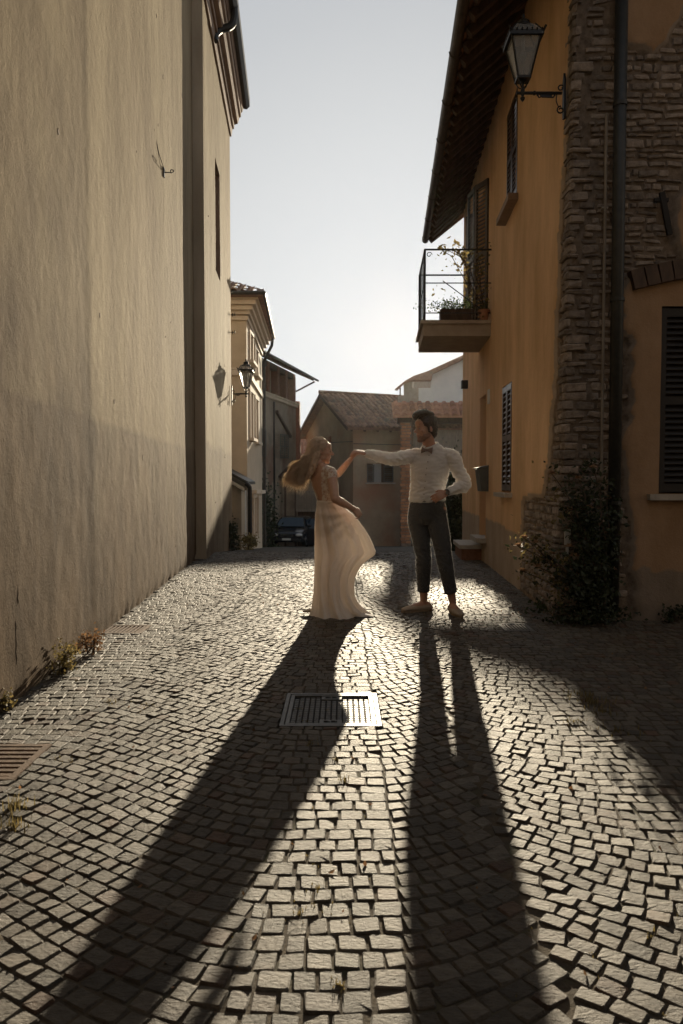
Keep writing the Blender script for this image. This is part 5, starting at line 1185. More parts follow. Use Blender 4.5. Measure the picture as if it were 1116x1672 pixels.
x, y = G(100, 1100); bush('wall_weed', (x + .02, y, 0), (.07, .09, .17), 420, .024, M['leafyel'], 'pale green weed growing at the foot of the beige wall', 'weed')
x, y = G(146, 1068); bush('wall_weed', (x + .02, y, 0), (.08, .10, .15), 420, .022, M['leafred'], 'reddish withered weed at the foot of the beige wall beyond the green one', 'weed')
x, y = G(6, 1160); bush('wall_weed', (x + .02, y, 0), (.04, .06, .10), 140, .02, M['leafyel'], 'tiny pale weed at the wall foot by the left picture edge', 'weed')
bush('shrub', (-2.28, 15.5, gz(15.5)), (.12, .3, .5), 700, .06, M['leafdark'], 'dark ivy-like shrub at the base of the far church wall', 'shrub')
bush('grass_clump', (-2.15, 17.7, gz(17.7)), (.25, .3, .28), 700, .06, M['leafyel'], 'yellow grass clump at the foot of the cream house by the black pipe', 'grass clump')
bush('dark_shrub', (-3.1, 30.5, gz(30.5)), (.5, .6, 2.3), 2200, .14, M['leafdark'], 'tall dark shrub against the grey loggia house behind the car', 'shrub', stems=8)
bush('hedge', (fr(15.2) + .06, 15.6, gz(15.6) - .1), (.26, .6, 1.35), 9000, .07, M['leafdark'], 'dark hedge standing behind the groom at the end of the orange house', 'hedge', stems=8)
bush('hedge', (fr(15.2) + .0, 15.9, gz(15.6) + .0), (.20, .5, 1.5), 6000, .07, M['leafdark'], 'second dark shrub grown into the hedge behind the groom', 'hedge', stems=8)
bush('wall_weed', (1.93, 6.9, 0), (.14, .2, .10), 500, .035, M['leaf'], 'low green weeds at the foot of the rubble wall beside the rose', 'weed')
bush('wall_weed', (2.0, 6.30, 0), (.35, .16, .16), 700, .04, M['leafdark'], 'dark weeds spreading below the rose bush', 'weed')
bush('wall_weed', (2.85, 6.35, 0), (.12, .1, .13), 260, .035, M['leafdark'], 'dark weed at the foot of the gable wall, right of the downpipe', 'weed')
# rose bush
t = empty('rose_bush', (2.12, 6.33, 0), 'dark climbing rose with faded blooms against the stone corner of the orange house', 'rose bush')
sm = MB(); lv = MB(); ly = MB(); blooms = []
for k in range(15):
    x0 = R.uniform(2.0, 2.22); tx = R.uniform(1.72, 2.36); h = R.uniform(.6, 1.34)
    if k < 6: tx = R.uniform(1.50, 1.80); h = R.uniform(.40, .80)
    pts = [V((lerp(x0, tx, (i / 8) ** 1.5) + R.gauss(0, .015), 6.34 - .12 * math.sin(i / 8 * 3) + R.gauss(0, .02), h * (i / 8) ** .85)) for i in range(9)]
    sm.tube(pts, [.012 - .001 * i for i in range(9)], 5); blooms.append(pts[-1])
    for p_ in pts[2:]:
        for _ in range(42 if p_.x > 1.85 else 20):
            q = p_ + V((R.gauss(0, .06), R.gauss(0, .06), R.gauss(0, .075)))
            if q.y > 6.42: q.y = 6.42 - R.random() * .05
            (ly if (q.x < 1.86 and R.random() < .5) else lv).leaf(q, R.uniform(.022, .062))  # yellow leaves on this side paint the sunlit clump of the rose
for (px, py) in ((902, 905), (930, 893), (938, 908), (905, 925), (925, 965), (945, 940), (975, 905), (990, 870), (958, 925), (1000, 930)): blooms.append(W(px, py, 6.25))
sm.build('stem', M['stem'], t); lv.build('foliage', M['leafdark'], t, tint=True); ly.build('sunlit_leaves', M['leafyel'], t, tint=True)
for p_ in blooms:
    mb = MB()
    for ring in range(4):
        for k in range(6):
            a = k * 1.047 + ring * .5; r0 = .012 + ring * .007; up = .03 - ring * .008; c = V(p_)
            u = V((math.cos(a), math.sin(a), 0)); s2 = V((-u.y, u.x, 0)) * (.012 + .004 * ring)
            mb.add([c + u * r0 * .4, c + u * r0 + s2 + V((0, 0, up * .6)), c + u * (r0 + .012) + V((0, 0, up)), c + u * r0 - s2 + V((0, 0, up * .6))], [(0, 1, 2), (0, 2, 3)], R.random())
    mb.build('bloom', M['petal'], t, tint=True)
mb = MB(); mb.box((1.93, 6.42, .72), (.05, .02, .13)); mb.box((1.93, 6.425, .64), (.02, .02, .2)); tag(mb.build('plant_label', M['plate'], org=(1.93, 6.42, .62)), 'small pale blank marker by the rose bush', 'marker')

# ------------------------------------------------------------------ houses added out of view to block skylight on the front walls
t = empty('skylight_blocker_house', (0, -9, 0), 'plain ochre house added unseen behind the viewer to block skylight', 'house')
mb = MB(); mb.box((2, -13, 4.5), (26, 8, 9)); mb.build('wall', M['oldwall'], t)
mb = MB(); mb.prism([(-11.5, -8.4, 8.9), (-11.5, -13, 11), (-11.5, -17.6, 8.9)], (27, 0, 0)); mb.build('roof', M['tile'], t)
t = empty('skylight_blocker_house', (6, -2, 0), 'grey plastered house added across from the gable wall to block skylight, outside the picture', 'house')
mb = MB(); mb.box((8.6, -3.2, 4), (8, 11, 8)); mb.build('wall', M['oldwall'], t)
mb = MB(); mb.prism([(4.2, -8.9, 7.9), (8.6, -8.9, 10), (13, -8.9, 7.9)], (0, 11.4, 0)); mb.build('roof', M['tile'], t)
# ------------------------------------------------------------------ people
M['skin'] = mat('skin_man', (.40, .215, .14), (.47, .26, .175), rough=.5, scale=30, bump=.15, bscale=200, bdist=.001, sss=.15, sheen=.5)
M['skinw'] = mat('skin_woman', (.46, .27, .185), (.53, .32, .225), rough=.45, scale=30, bump=.1, bscale=200, bdist=.001, sss=.15, sheen=.5)
M['shirt'] = mat('white_shirt_cotton', (.82, .81, .78), (.88, .87, .84), rough=.85, scale=12, bump=.35, bscale=28, bdist=.006, trans=.38, sheen=.8)
M['trousers'] = mat('grey_wool_trousers', (.040, .040, .040), (.075, .074, .072), rough=.9, scale=120, bump=.35, bscale=20, bdist=.008, sheen=1.)
M['espad'] = mat('beige_canvas_shoe', (.33, .26, .19), (.42, .34, .26), rough=.85, scale=80, bump=.3, bscale=150)
M['sole'] = mat('rope_sole', (.22, .16, .10), (.30, .22, .14), rough=.9, scale=60)
M['hairm'] = mat('dark_brown_hair', (.035, .021, .013), (.075, .046, .028), rough=.4, scale=60, stretch=(1, 1, 1), trans=.15)
M['hairw'] = mat('blonde_hair', (.66, .52, .37), (.88, .76, .60), rough=.35, scale=25, trans=.65, spec=.6, sheen=.5)
M['hairroot'] = mat('darker_blonde_roots', (.60, .45, .32), (.80, .64, .48), rough=.5, scale=25, trans=.5)
M['dress'] = mat('ivory_chiffon', (.77, .70, .63), (.84, .775, .71), rough=.75, scale=6, bump=.15, bscale=40, bdist=.003, trans=.34, sheen=.8)
M['bow'] = mat('dusty_brown_bow_tie', (.17, .12, .10), (.23, .17, .14), rough=.8, scale=60)
M['eye'] = mat('eye_surface', (.25, .22, .2), rough=.2)
# lace: ivory threads over the skin tone
lace = bpy.data.materials.new('ivory_lace'); lace.use_nodes = True; nt = lace.node_tree; b = nt.nodes['Principled BSDF']; b.inputs['Roughness'].default_value = .8
vo = nt.nodes.new('ShaderNodeTexVoronoi'); vo.feature = 'DISTANCE_TO_EDGE'; vo.inputs['Scale'].default_value = 38
gn = nt.nodes.new('ShaderNodeNewGeometry'); nt.links.new(gn.outputs['Position'], vo.inputs['Vector'])
nz = nt.nodes.new('ShaderNodeTexNoise'); nz.inputs['Scale'].default_value = 30; nt.links.new(gn.outputs['Position'], nz.inputs['Vector'])
mr = nt.nodes.new('ShaderNodeMapRange'); mr.inputs[1].default_value = .10; mr.inputs[2].default_value = .02; nt.links.new(vo.outputs['Distance'], mr.inputs[0])
m2 = nt.nodes.new('ShaderNodeMapRange'); m2.inputs[1].default_value = .48; m2.inputs[2].default_value = .60; nt.links.new(nz.outputs[0], m2.inputs[0])
mxn = nt.nodes.new('ShaderNodeMath'); mxn.operation = 'MAXIMUM'; nt.links.new(mr.outputs[0], mxn.inputs[0]); nt.links.new(m2.outputs[0], mxn.inputs[1])
mc = nt.nodes.new('ShaderNodeMix'); mc.data_type = 'RGBA'; nt.links.new(mxn.outputs[0], mc.inputs[0]); mc.inputs[6].default_value = (.44, .28, .20, 1); mc.inputs[7].default_value = (.66, .58, .50, 1)
nt.links.new(mc.outputs[2], b.inputs['Base Color']); M['lace'] = lace

def remesh(mb, vox, smooth=3, fac=.5):
    me = mb.mesh('tmp'); o = bpy.data.objects.new('tmp', me); sc.collection.objects.link(o)
    r = o.modifiers.new('r', 'REMESH'); r.mode = 'VOXEL'; r.voxel_size = vox; r.adaptivity = 0
    if smooth: s_ = o.modifiers.new('s', 'SMOOTH'); s_.iterations = smooth; s_.factor = fac
    dg = bpy.context.evaluated_depsgraph_get(); dg.update()
    m = bpy.data.meshes.new_from_object(o.evaluated_get(dg)); bpy.data.objects.remove(o); bpy.data.meshes.remove(me)
    return m
def finish(me, name, m, parent, fn=None):
    me.name = name
    me.materials.clear(); me.materials.append(m)
    if fn:
        me.update(); ns = [V(v.normal) for v in me.vertices]
        for v, n_ in zip(me.vertices, ns): v.co = v.co + n_ * fn(v.co, n_)
    me.transform(Matrix.Translation(-ORG[parent.name])); me.shade_smooth(); me.update()
    o = bpy.data.objects.new(name, me); sc.collection.objects.link(o); o.parent = parent; ORG[o.name] = ORG[parent.name]; return o
def head(mb, c, f, u, k=1., fem=False):
    c = V(c); f = V(f).normalized(); s_ = V(u).cross(f).normalized(); u = f.cross(s_).normalized(); A = (f, s_, u)
    P = lambda a, b2, d: c + f * a * k + s_ * b2 * k + u * d * k
    E = lambda a, b2, d, r: mb.ell(P(a, b2, d), [q * k for q in r], A, 16, 12)
    E(-.012, 0, .035, (.098, .076, .088)); E(.030, 0, -.015, (.062, .064, .088))
    E(.040, 0, -.070, (.045, .050, .042)); E(.066, 0, -.098, (.026, .030, .022) if not fem else (.022, .022, .020))
    for sg in (-1, 1): E(.022, sg * .045, -.062, (.045, .014, .03)); E(-.010, sg * .076, -.012, (.015, .008, .025)); E(.062, sg * .040, -.020, (.022, .022, .018))
    E(.078, 0, .028, (.018, .046, .013)); E(.072, 0, .055, (.022, .05, .03))
    mb.tube([P(.082, 0, .022), P(.098, 0, .0), P(.112, 0, -.020)], [.009 * k, .010 * k, .0145 * k], 10, rnd=True)
    for sg in (-1, 1): E(.098, sg * .012, -.026, (.011, .009, .008))
    E(.089, 0, -.050, (.010, .022, .0065)); E(.086, 0, -.062, (.010, .020, .0075)); E(.078, 0, -.055, (.016, .028, .016))
    return P
def hand(mb, wrist, d, palm_n, k=1., curl=.5, thumb=1, spread=.1):
    """palm from the wrist along d; palm_n points out of the palm; fingers curl towards palm_n"""
    w = V(wrist); d = V(d).normalized(); n = V(palm_n); n = (n - d * n.dot(d)).normalized(); s_ = d.cross(n) * thumb
    mb.tube([w - d * .02, w + d * .02 * k, w + d * .055 * k, w + d * .085 * k], [(.026 * k, .019 * k), (.034 * k, .015 * k), (.041 * k, .014 * k), (.038 * k, .011 * k)], 12, lat=s_, rnd=True)
    for i, (off, L_) in enumerate(((.030, .070), (.010, .080), (-.010, .074), (-.029, .058))):
        b_ = w + d * .078 * k + s_ * off * k; q = d + s_ * spread * off * 20; pts = [b_ - d * .02 * k, b_]; a = curl * (.6 + .1 * i)
        cur = b_
        for j, fr_ in enumerate((.45, .32, .25)):
            dirv = (q.normalized() * math.cos(a) + n * math.sin(a)); cur = cur + dirv * L_ * fr_ * k; pts.append(cur); a += curl * .9
        mb.tube(pts, [.0092 * k, .0092 * k, .0085 * k, .008 * k, .0068 * k], 8, rnd=True)
    tb = w + d * .025 * k + s_ * .03 * k
    td = (d * .75 + s_ * .6 + n * .35).normalized()
    mb.tube([tb - s_ * .015, tb, tb + td * .035 * k, tb + (td + d * .4 + n * .3).normalized() * .062 * k], [.012 * k, .0125 * k, .0105 * k, .008 * k], 8, rnd=True)

# ---------------- groom
gY = 6.88
t = empty('person', (.85, gY, 0), 'standing man in white shirt, bow tie and grey cropped trousers, holding the bride\'s hand', 'person'); man = t
gl = V((.94, -.34, 0)).normalized(); gf = V((-.34, -.94, 0)).normalized()      # his left, his front
T = lambda x, z, f=0., l=0.: V((x, gY, z)) + gf * f + gl * l
torso = [(.785, .90, .165, .112), (.782, .98, .158, .108), (.782, 1.06, .142, .102), (.790, 1.16, .148, .108), (.800, 1.27, .165, .117), (.815, 1.37, .176, .110), (.822, 1.43, .168, .092), (.825, 1.475, .105, .068)]
def man_torso(mb, g_=0., z0=0., z1=9.):
    q = [r for r in torso if z0 <= r[1] <= z1]; mb.tube([T(r[0], r[1]) for r in q], [(r[2] + g_, r[3] + g_) for r in q], 24, lat=gl, sub=4, rnd=True)
sR = T(.822, 1.425, .0, -.165); sL = T(.822, 1.415, 0, .185)
eR = V((.435, gY - .155, 1.392)); wR = V((.225, gY - .135, 1.440))
eL = V((1.105, gY - .11, 1.165)); wL = V((.925, gY - .235, 1.095))
hipR = T(.785, .90, 0, -.09); hipL = T(.785, .90, 0, .09)
kR = V((.748, gY - .03, .50)); aR = V((.757, gY + .02, .095)); kL = V((.925, gY - .11, .50)); aL = V((1.008, gY - .10, .095))
mb = MB(); man_torso(mb)
neck0 = T(.818, 1.46, -.01); hc = V((.762, gY - .03, 1.672))
mb.tube([neck0, T(.800, 1.53, .01), hc + V((.012, .01, -.05))], [(.066, .062), (.056, .058), (.056, .06)], 16, sub=3)
fdir = V((-.90, -.42, -.10)); HP = head(mb, hc, fdir, (0, 0, 1), 1.0)
mb.tube([T(.822, 1.44, 0, -.09), sR, (sR + eR) / 2, eR], [.05, .052, .043, .036], 14, sub=3, rnd=True); mb.tube([eR, (eR * 2 + wR) / 3, wR], [.036, .036, .025], 14, sub=3, rnd=True)
mb.tube([T(.822, 1.43, 0, .1), sL, (sL + eL) / 2, eL], [.05, .052, .043, .038], 14, sub=3, rnd=True); mb.tube([eL, (eL * 2 + wL) / 3, wL], [.037, .037, .025], 14, sub=3, rnd=True)
for h_, k_, a_ in ((hipR, kR, aR), (hipL, kL, aL)):
    mb.tube([h_ + V((0, 0, .05)), h_ - V((0, 0, .08)), (h_ + k_) / 2, k_], [.085, .088, .072, .053], 16, sub=3, rnd=True)
    mb.tube([k_, lerp(k_, a_, .3), lerp(k_, a_, .65), a_, a_ - V((0, 0, .03))], [.053, .055, .043, .032, .034], 16, sub=3, rnd=True)
def foot_pts(a_, d): d = V(d).normalized(); g0 = V((a_.x, a_.y, 0)); return d, g0
dR = V((-.93, -.36, 0)).normalized(); dL = V((.18, -.98, 0)).normalized()
for a_, d in ((aR, dR), (aL, dL)):
    g0 = V((a_.x, a_.y, 0)); mb.tube([g0 - d * .05 + V((0, 0, .045)), g0 + V((0, 0, .055)), g0 + d * .09 + V((0, 0, .042)), g0 + d * .18 + V((0, 0, .028))], [(.030, .035), (.034, .045), (.040, .034), (.034, .020)], 14, lat=V((-d.y, d.x, 0)), sub=3, rnd=True)
hand(mb, wR, V((-.90, .02, .22)), V((.0, .3, -1)), 1.08, curl=.62, thumb=-1, spread=.15)
hand(mb, wL, V((-.90, -.10, -.42)), V((.25, 1, -.25)), 1.0, curl=.40, thumb=-1)
finish(remesh(mb, .0052, 2, .4), 'body', M['skin'], t)
for sg in (-1, 1):
    mb = MB(); mb.ell(HP(.083, sg * .030, .005), (.009, .011, .006), nu=10, nv=6); mb.build('eye', M['eye'], t, smooth=True)
# hair: short sides, swept-up top
mb = MB(); A = None
f = fdir.normalized(); s_ = V((0, 0, 1)).cross(f).normalized(); u = f.cross(s_)
AX = (f, s_, u)
mb.ell(HP(-.020, 0, .050), (.100, .085, .084), AX); mb.ell(HP(-.048, 0, -.005), (.070, .080, .085), AX); mb.ell(HP(-.06, 0, -.05), (.05, .062, .05), AX)
mb.tube([HP(-.06, 0, .12), HP(.0, 0, .138), HP(.055, 0, .138), HP(.092, .0, .122), HP(.098, 0, .098)], [(.060, .03), (.062, .034), (.056, .034), (.046, .030), (.036, .020)], 14, lat=s_, sub=3, rnd=True)
for sg in (-1, 1): mb.tube([HP(.018, sg * .074, .05), HP(.014, sg * .077, -.005), HP(.012, sg * .077, -.035)], [(.022, .008), (.014, .007), (.010, .006)], 8, lat=f, rnd=True)
def hn(p_, n_): return .0035 * noise.noise(V((p_.x * 60, p_.y * 60, p_.z * 22))) + .002 * noise.noise(V((p_.x * 140, p_.y * 140, p_.z * 60)))
hm = finish(remesh(mb, .005, 2), 'hair', M['hairm'], t, hn)
mb = MB()
for _ in range(420):                                  # loose short strands
    a = R.uniform(-math.pi, math.pi); e_ = R.uniform(.1, 1.5); r_ = V((math.cos(a) * math.cos(e_), math.sin(a) * math.cos(e_), math.sin(e_)))
    if r_.x > .75 and r_.z < .5: continue
    p0 = HP(-.022 + .094 * r_.x, .080 * r_.y, .055 + .080 * r_.z + (.03 if r_.x > .1 and e_ > .9 else 0))
    dr_ = (f * (-.6 if e_ < .9 else .3) + u * (-.5 if e_ < .7 else .5) + (p0 - hc).normalized() * .5 + V((R.gauss(0, .25), R.gauss(0, .25), R.gauss(0, .2)))).normalized()
    mb.tube([p0, p0 + dr_ * .012, p0 + dr_ * .024 - u * .003], [.0012, .001, .0004], 3, cap=False)
mb.build('hair_strands', M['hairm'], hm)
mb = MB()
mb.ell(HP(.040, 0, -.074), (.047, .0525, .041), AX); mb.ell(HP(.066, 0, -.100), (.028, .032, .023), AX)
for sg in (-1, 1): mb.ell(HP(.020, sg * .046, -.060), (.047, .0155, .033), AX)
me = remesh(mb, .005, 1)
bd_ = finish(me, 'beard', mat('stubble', (.20, .11, .072), (.30, .17, .115), rough=.8, scale=150), t)
# shirt
mb = MB()
q = [(.782, 1.005, .150, .112), (.782, 1.03, .166, .128), (.784, 1.09, .160, .122), (.792, 1.18, .162, .121), (.802, 1.28, .176, .127), (.815, 1.37, .185, .119), (.822, 1.43, .174, .100), (.824, 1.475, .115, .078), (.816, 1.515, .074, .068)]
mb.tube([T(r[0], r[1]) for r in q], [(r[2], r[3]) for r in q], 28, lat=gl, sub=4)
cR = lerp(eR, wR, .96); cL = lerp(eL, wL, .88)
mb.tube([T(.822, 1.425, 0, -.08), sR, lerp(sR, eR, .5), eR, lerp(eR, wR, .45), cR], [.066, .066, .058, .050, .045, .034], 18, sub=4, rnd=True)
mb.tube([T(.822, 1.42, 0, .09), sL, lerp(sL, eL, .5), eL, lerp(eL, wL, .45), cL], [.066, .068, .058, .056, .046, .035], 18, sub=4, rnd=True)
def wr(p_, n_):
    a = 0
    for (c, d0) in ((eR, .20), (lerp(eR, wR, .6), .12), (eL, .17), (T(.79, 1.05), .17), (sL, .12), (sR, .10)):
        a = max(a, math.exp(-((p_ - c).length / d0) ** 2))
    k = .0022 + .0105 * a
    w = noise.noise(V((p_.x * 9 + p_.z * 16, p_.y * 14, p_.z * 26 - p_.x * 10))); w2 = noise.noise(V((p_.x * 24, p_.y * 20, p_.z * 44 + p_.x * 20)))
    return k * ((1 - abs(w) * 2.6) + .5 * w2)
sh = finish(remesh(mb, .007, 2), 'shirt', M['shirt'], t, wr)
for c, e0 in ((cR, eR), (cL, eL)):
    d = (c - e0).normalized(); mb = MB(); mb.tube([c - d * .045, c - d * .02, c + d * .014], [.036, .037, .036], 18, cap=True); mb.build('cuff', M['shirt'], sh, smooth=True)
# collar and placket
mb = MB(); cb = T(.812, 1.502, .0); n = 22; vs = []
for i in range(n + 1):
    a = -2.7 + 5.4 * i / n; di = gf * math.cos(a + math.pi) + gl * math.sin(a + math.pi)
    op = abs(a) / 2.7; r1 = .069; h = lerp(.050, .030, op ** 3); zc_ = cb.z - (.028 * op ** 2) + .02
    pts = [cb + di * r1 * .97 + V((0, 0, zc_ - cb.z - .01)), cb + di * (r1 * .92) + V((0, 0, zc_ - cb.z + h * .75)), cb + di * (r1 * 1.0) + V((0, 0, zc_ - cb.z + h * .72)), cb + di * (r1 * 1.22 + .012 * op) + V((0, 0, zc_ - cb.z + (.006 - .022 * op)))]
    vs += pts
mb.v = vs; mb.at = [0] * len(vs); mb.f = [(i * 4 + k, i * 4 + k + 1, i * 4 + k + 5, i * 4 + k + 4) for i in range(n) for k in range(3)]
mb.build('collar', M['shirt'], sh, smooth=True)
for i in range(7):
    z = 1.08 + i * .058; r = interp([(q_[1], q_[3]) for q_ in q], z); x = interp([(q_[1], q_[0]) for q_ in q], z)
    mb = MB(); mb.ell(T(x, z, r + .004), (.006, .006, .006), nu=8, nv=6); mb.build('button', M['stonegrey'], sh)
bc = T(.803, 1.474, .108)
mb = MB()
for sg in (-1, 1): mb.tube([bc, bc + gl * sg * .022, bc + gl * sg * .050 + V((0, 0, -.004 * sg))], [(.009, .008), (.017, .010), (.030, .007)], 12, lat=(0, 0, 1), rnd=False)
bt = mb.build('bow_tie', M['bow'], t, smooth=True)
mb = MB(); mb.ell(bc + gf * .006, (.011, .011, .013), nu=10, nv=8); mb.build('knot', M['bow'], bt, smooth=True)
# trousers
mb = MB()
mb.tube([T(.783, 1.035), T(.783, .99), T(.785, .93), T(.785, .86), T(.787, .81)], [(.150, .112), (.163, .118), (.176, .126), (.176, .122), (.150, .10)], 26, lat=gl, sub=3)
for h_, k_, a_, sg in ((hipR, kR, aR, -1), (hipL, kL, aL, 1)):
    e_ = lerp(k_, a_, .745)
    mb.tube([h_ + V((0, 0, .05)), h_ - V((0, 0, .06)), lerp(h_, k_, .5), k_, lerp(k_, a_, .3), lerp(k_, a_, .55), e_], [(.080, .095), (.094, .104), (.086, .092), (.068, .074), (.066, .074), (.056, .060), (.052, .056)], 22, lat=gl, sub=4)
def tw(p_, n_):
    a = max(math.exp(-((p_ - kR).length / .16) ** 2), math.exp(-((p_ - kL).length / .16) ** 2), math.exp(-((p_ - T(.785, .82)).length / .15) ** 2), math.exp(-((p_ - lerp(kR, aR, .65)).length / .12) ** 2), math.exp(-((p_ - lerp(kL, aL, .65)).length / .12) ** 2))
    w = noise.noise(V((p_.x * 14, p_.y * 12, p_.z * 24 + p_.x * 14)))
    return (.001 + .007 * a) * (1 - abs(w) * 2.5)
tr = finish(remesh(mb, .007, 2), 'trousers', M['trousers'], t, tw)
for k_, a_ in ((kR, aR), (kL, aL)):
    e_ = lerp(k_, a_, .745); d = (a_ - k_).normalized(); mb = MB(); mb.tube([e_ - d * .035, e_ - d * .01, e_ + d * .012], [(.0565, .060), (.0575, .061), (.0565, .060)], 22, lat=gl); mb.build('turn_up', M['trousers'], tr, smooth=True)
mb = MB(); mb.tube([T(.783, 1.012), T(.783, 1.036)], [(.166, .122), (.157, .118)], 26, lat=gl); mb.build('waistband', M['trousers'], tr, smooth=True)
for a_, d in ((aR, dR), (aL, dL)):
    g0 = V((a_.x, a_.y, 0)); l_ = V((-d.y, d.x, 0)); mb = MB()
    mb.tube([g0 - d * .062 + V((0, 0, .034)), g0 - d * .03 + V((0, 0, .040)), g0 + d * .05 + V((0, 0, .038)), g0 + d * .13 + V((0, 0, .034)), g0 + d * .205 + V((0, 0, .026))], [(.033, .030), (.039, .038), (.042, .037), (.049, .030), (.038, .017)], 18, lat=l_, sub=3, rnd=True)
    s2 = finish(remesh(mb, .006, 2), 'shoe', M['espad'], t)
    mb = MB(); pts = []
    for k in range(20):
        q_ = 2 * math.pi * k / 20; fx = .070 + .160 * math.cos(q_); wd = .040 + .010 * math.cos(q_ * 1 - .3); pts.append(g0 + d * fx + l_ * wd * math.sin(q_) * (1 - .25 * (math.cos(q_) ** 6)) + V((0, 0, .0)))
    mb.prism(pts, (0, 0, .016)); mb.build('sole', M['sole'], s2)
wq = lerp(eL, wL, .97); d = (wL - eL).normalized(); mb = MB(); mb.tube([wq - d * .012, wq + d * .012], [.031, .031], 18); w1 = mb.build('wristwatch', M['iron'], t)
mb = MB(); c = wq + V((0, -.03, .0)); mb.tube([c, c + V((0, -.008, 0))], .019, 16); mb.build('watch_face', M['chrome'], w1)

# ---------------- bride
wY = 6.70
t = empty('person', (-.08, wY, 0), 'blonde woman in long ivory backless dress with lace sleeves, dancing with hair swinging', 'person')
wl_ = V((-.62, .785, 0)).normalized(); wf = V((.785, .62, 0)).normalized()     # her left, her front
B_ = lambda x, z, f=0., l=0.: V((x, wY, z)) + wf * f + wl_ * l
tor = [(-.108, .88, .096, .076), (-.112, .95, .096, .074), (-.118, 1.01, .107, .080), (-.132, 1.09, .114, .086), (-.150, 1.17, .130, .094), (-.168, 1.24, .142, .088), (-.184, 1.285, .140, .066), (-.196, 1.32, .085, .05)]
mb = MB()
def wt(mb, g_=0., rows=tor, **kw): mb.tube([B_(r[0], r[1]) for r in rows], [(r[2] + g_, r[3] + g_) for r in rows], 24, lat=wl_, sub=4, **kw)
wt(mb, rnd=True)
bust = [B_(-.150, 1.160, .050, sg * .052) for sg in (-1, 1)]
for q_ in bust: mb.ell(q_, (.043, .043, .045))
hcw = V((-.180, wY + .01, 1.462)); fw_ = V((.985, .10, -.06))
mb.tube([B_(-.198, 1.295, -.01), B_(-.200, 1.36, .0), hcw + V((-.012, 0, -.04))], [(.054, .048), (.045, .045), (.048, .05)], 16, sub=3)
HW = head(mb, hcw, fw_, (0.02, 0, 1), .93, True)
sR_ = B_(-.184, 1.268, .0, -.150); eR_ = V((-.055, wY - .235, 1.045)); wR_ = V((.105, wY - .150, .955))
sL_ = B_(-.184, 1.272, .0, .150); eL_ = V((-.030, wY + .27, 1.262)); wL_ = V((.085, wY + .10, 1.398))
mb.tube([B_(-.186, 1.275, 0, -.07), sR_, lerp(sR_, eR_, .5), eR_], [.038, .047, .045, .037], 14, sub=3, rnd=True); mb.tube([eR_, lerp(eR_, wR_, .35), wR_], [.038, .037, .023], 14, sub=3, rnd=True)
mb.tube([B_(-.186, 1.275, 0, .07), sL_, lerp(sL_, eL_, .5), eL_], [.036, .043, .038, .031], 14, sub=3, rnd=True); mb.tube([eL_, lerp(eL_, wL_, .35), wL_], [.032, .032, .020], 14, sub=3, rnd=True)
hand(mb, wR_, V((.75, .25, -.75)), V((-.6, .9, -.3)), .88, curl=.8, thumb=1)
hand(mb, wL_, V((.62, -.25, .62)), V((.65, .1, -.6)), 1.0, curl=.62, thumb=1, spread=.2)
for sg in (-1, 1):
    h_ = B_(-.105, .86, 0, sg * .055); k_ = V((-.06 + .02 * sg, wY - .02 * sg, .48)); a_ = V((-.08 + .03 * sg, wY + .03 * sg, .10))
    mb.tube([h_, lerp(h_, k_, .5), k_, lerp(k_, a_, .35), a_], [.068, .064, .048, .046, .030], 14, sub=3, rnd=True)
    mb.tube([a_, V((a_.x + .03, a_.y + .02, .035)), V((a_.x + .12, a_.y + .07, .022))], [.030, .030, .022], 12, rnd=True)
finish(remesh(mb, .0050, 2, .4), 'body', M['skinw'], t)
for sg in (-1, 1):
    mb = MB(); mb.ell(HW(.082, sg * .029, .004), (.008, .010, .005), nu=10, nv=6); mb.build('eye', M['eye'], t, smooth=True)
# bodice: the torso skin offset, open in a deep V down the back
mb = MB(); wt(mb, .004); [mb.ell(q_, (.052, .052, .058)) for q_ in bust]
mb.tube([B_(-.186, 1.277, 0, -.085), sR_ + V((0, 0, .004)), lerp(sR_, eR_, .22)], [.045, .051, .050], 16, sub=3, rnd=True)
mb.tube([B_(-.186, 1.277, 0, .085), sL_ + V((0, 0, .004)), lerp(sL_, eL_, .22)], [.045, .051, .050], 16, sub=3, rnd=True)
me = remesh(mb, .005, 2, .4)
bmv = [V(v.co) for v in me.vertices]; keep = []
for p_ in me.polygons:
    c = V(p_.center); z = c.z; r = V((c.x, c.y, 0)) - V((interp([(q_[1], q_[0]) for q_ in tor], z), wY, 0)); fl, ll = r.dot(wf), r.dot(wl_)
    if z < .985 or z > 1.335: continue
    if fl < .03:                                       # back: V opening
        hw = interp([(1.0, .0), (1.03, .022), (1.12, .048), (1.22, .075), (1.33, .088)], z)
        if abs(ll + .005) < hw: continue
    elif z > 1.255 + .35 * max(0, abs(ll) - .06): continue
    keep.append(tuple(p_.vertices))
used = sorted({i for f_ in keep for i in f_}); mp = {i: k for k, i in enumerate(used)}
mb = MB(); mb.v = [bmv[i] for i in used]; mb.at = [0] * len(used); mb.f = [tuple(mp[i] for i in f_) for f_ in keep]
bodice = mb.build('bodice', M['lace'], t, smooth=True)
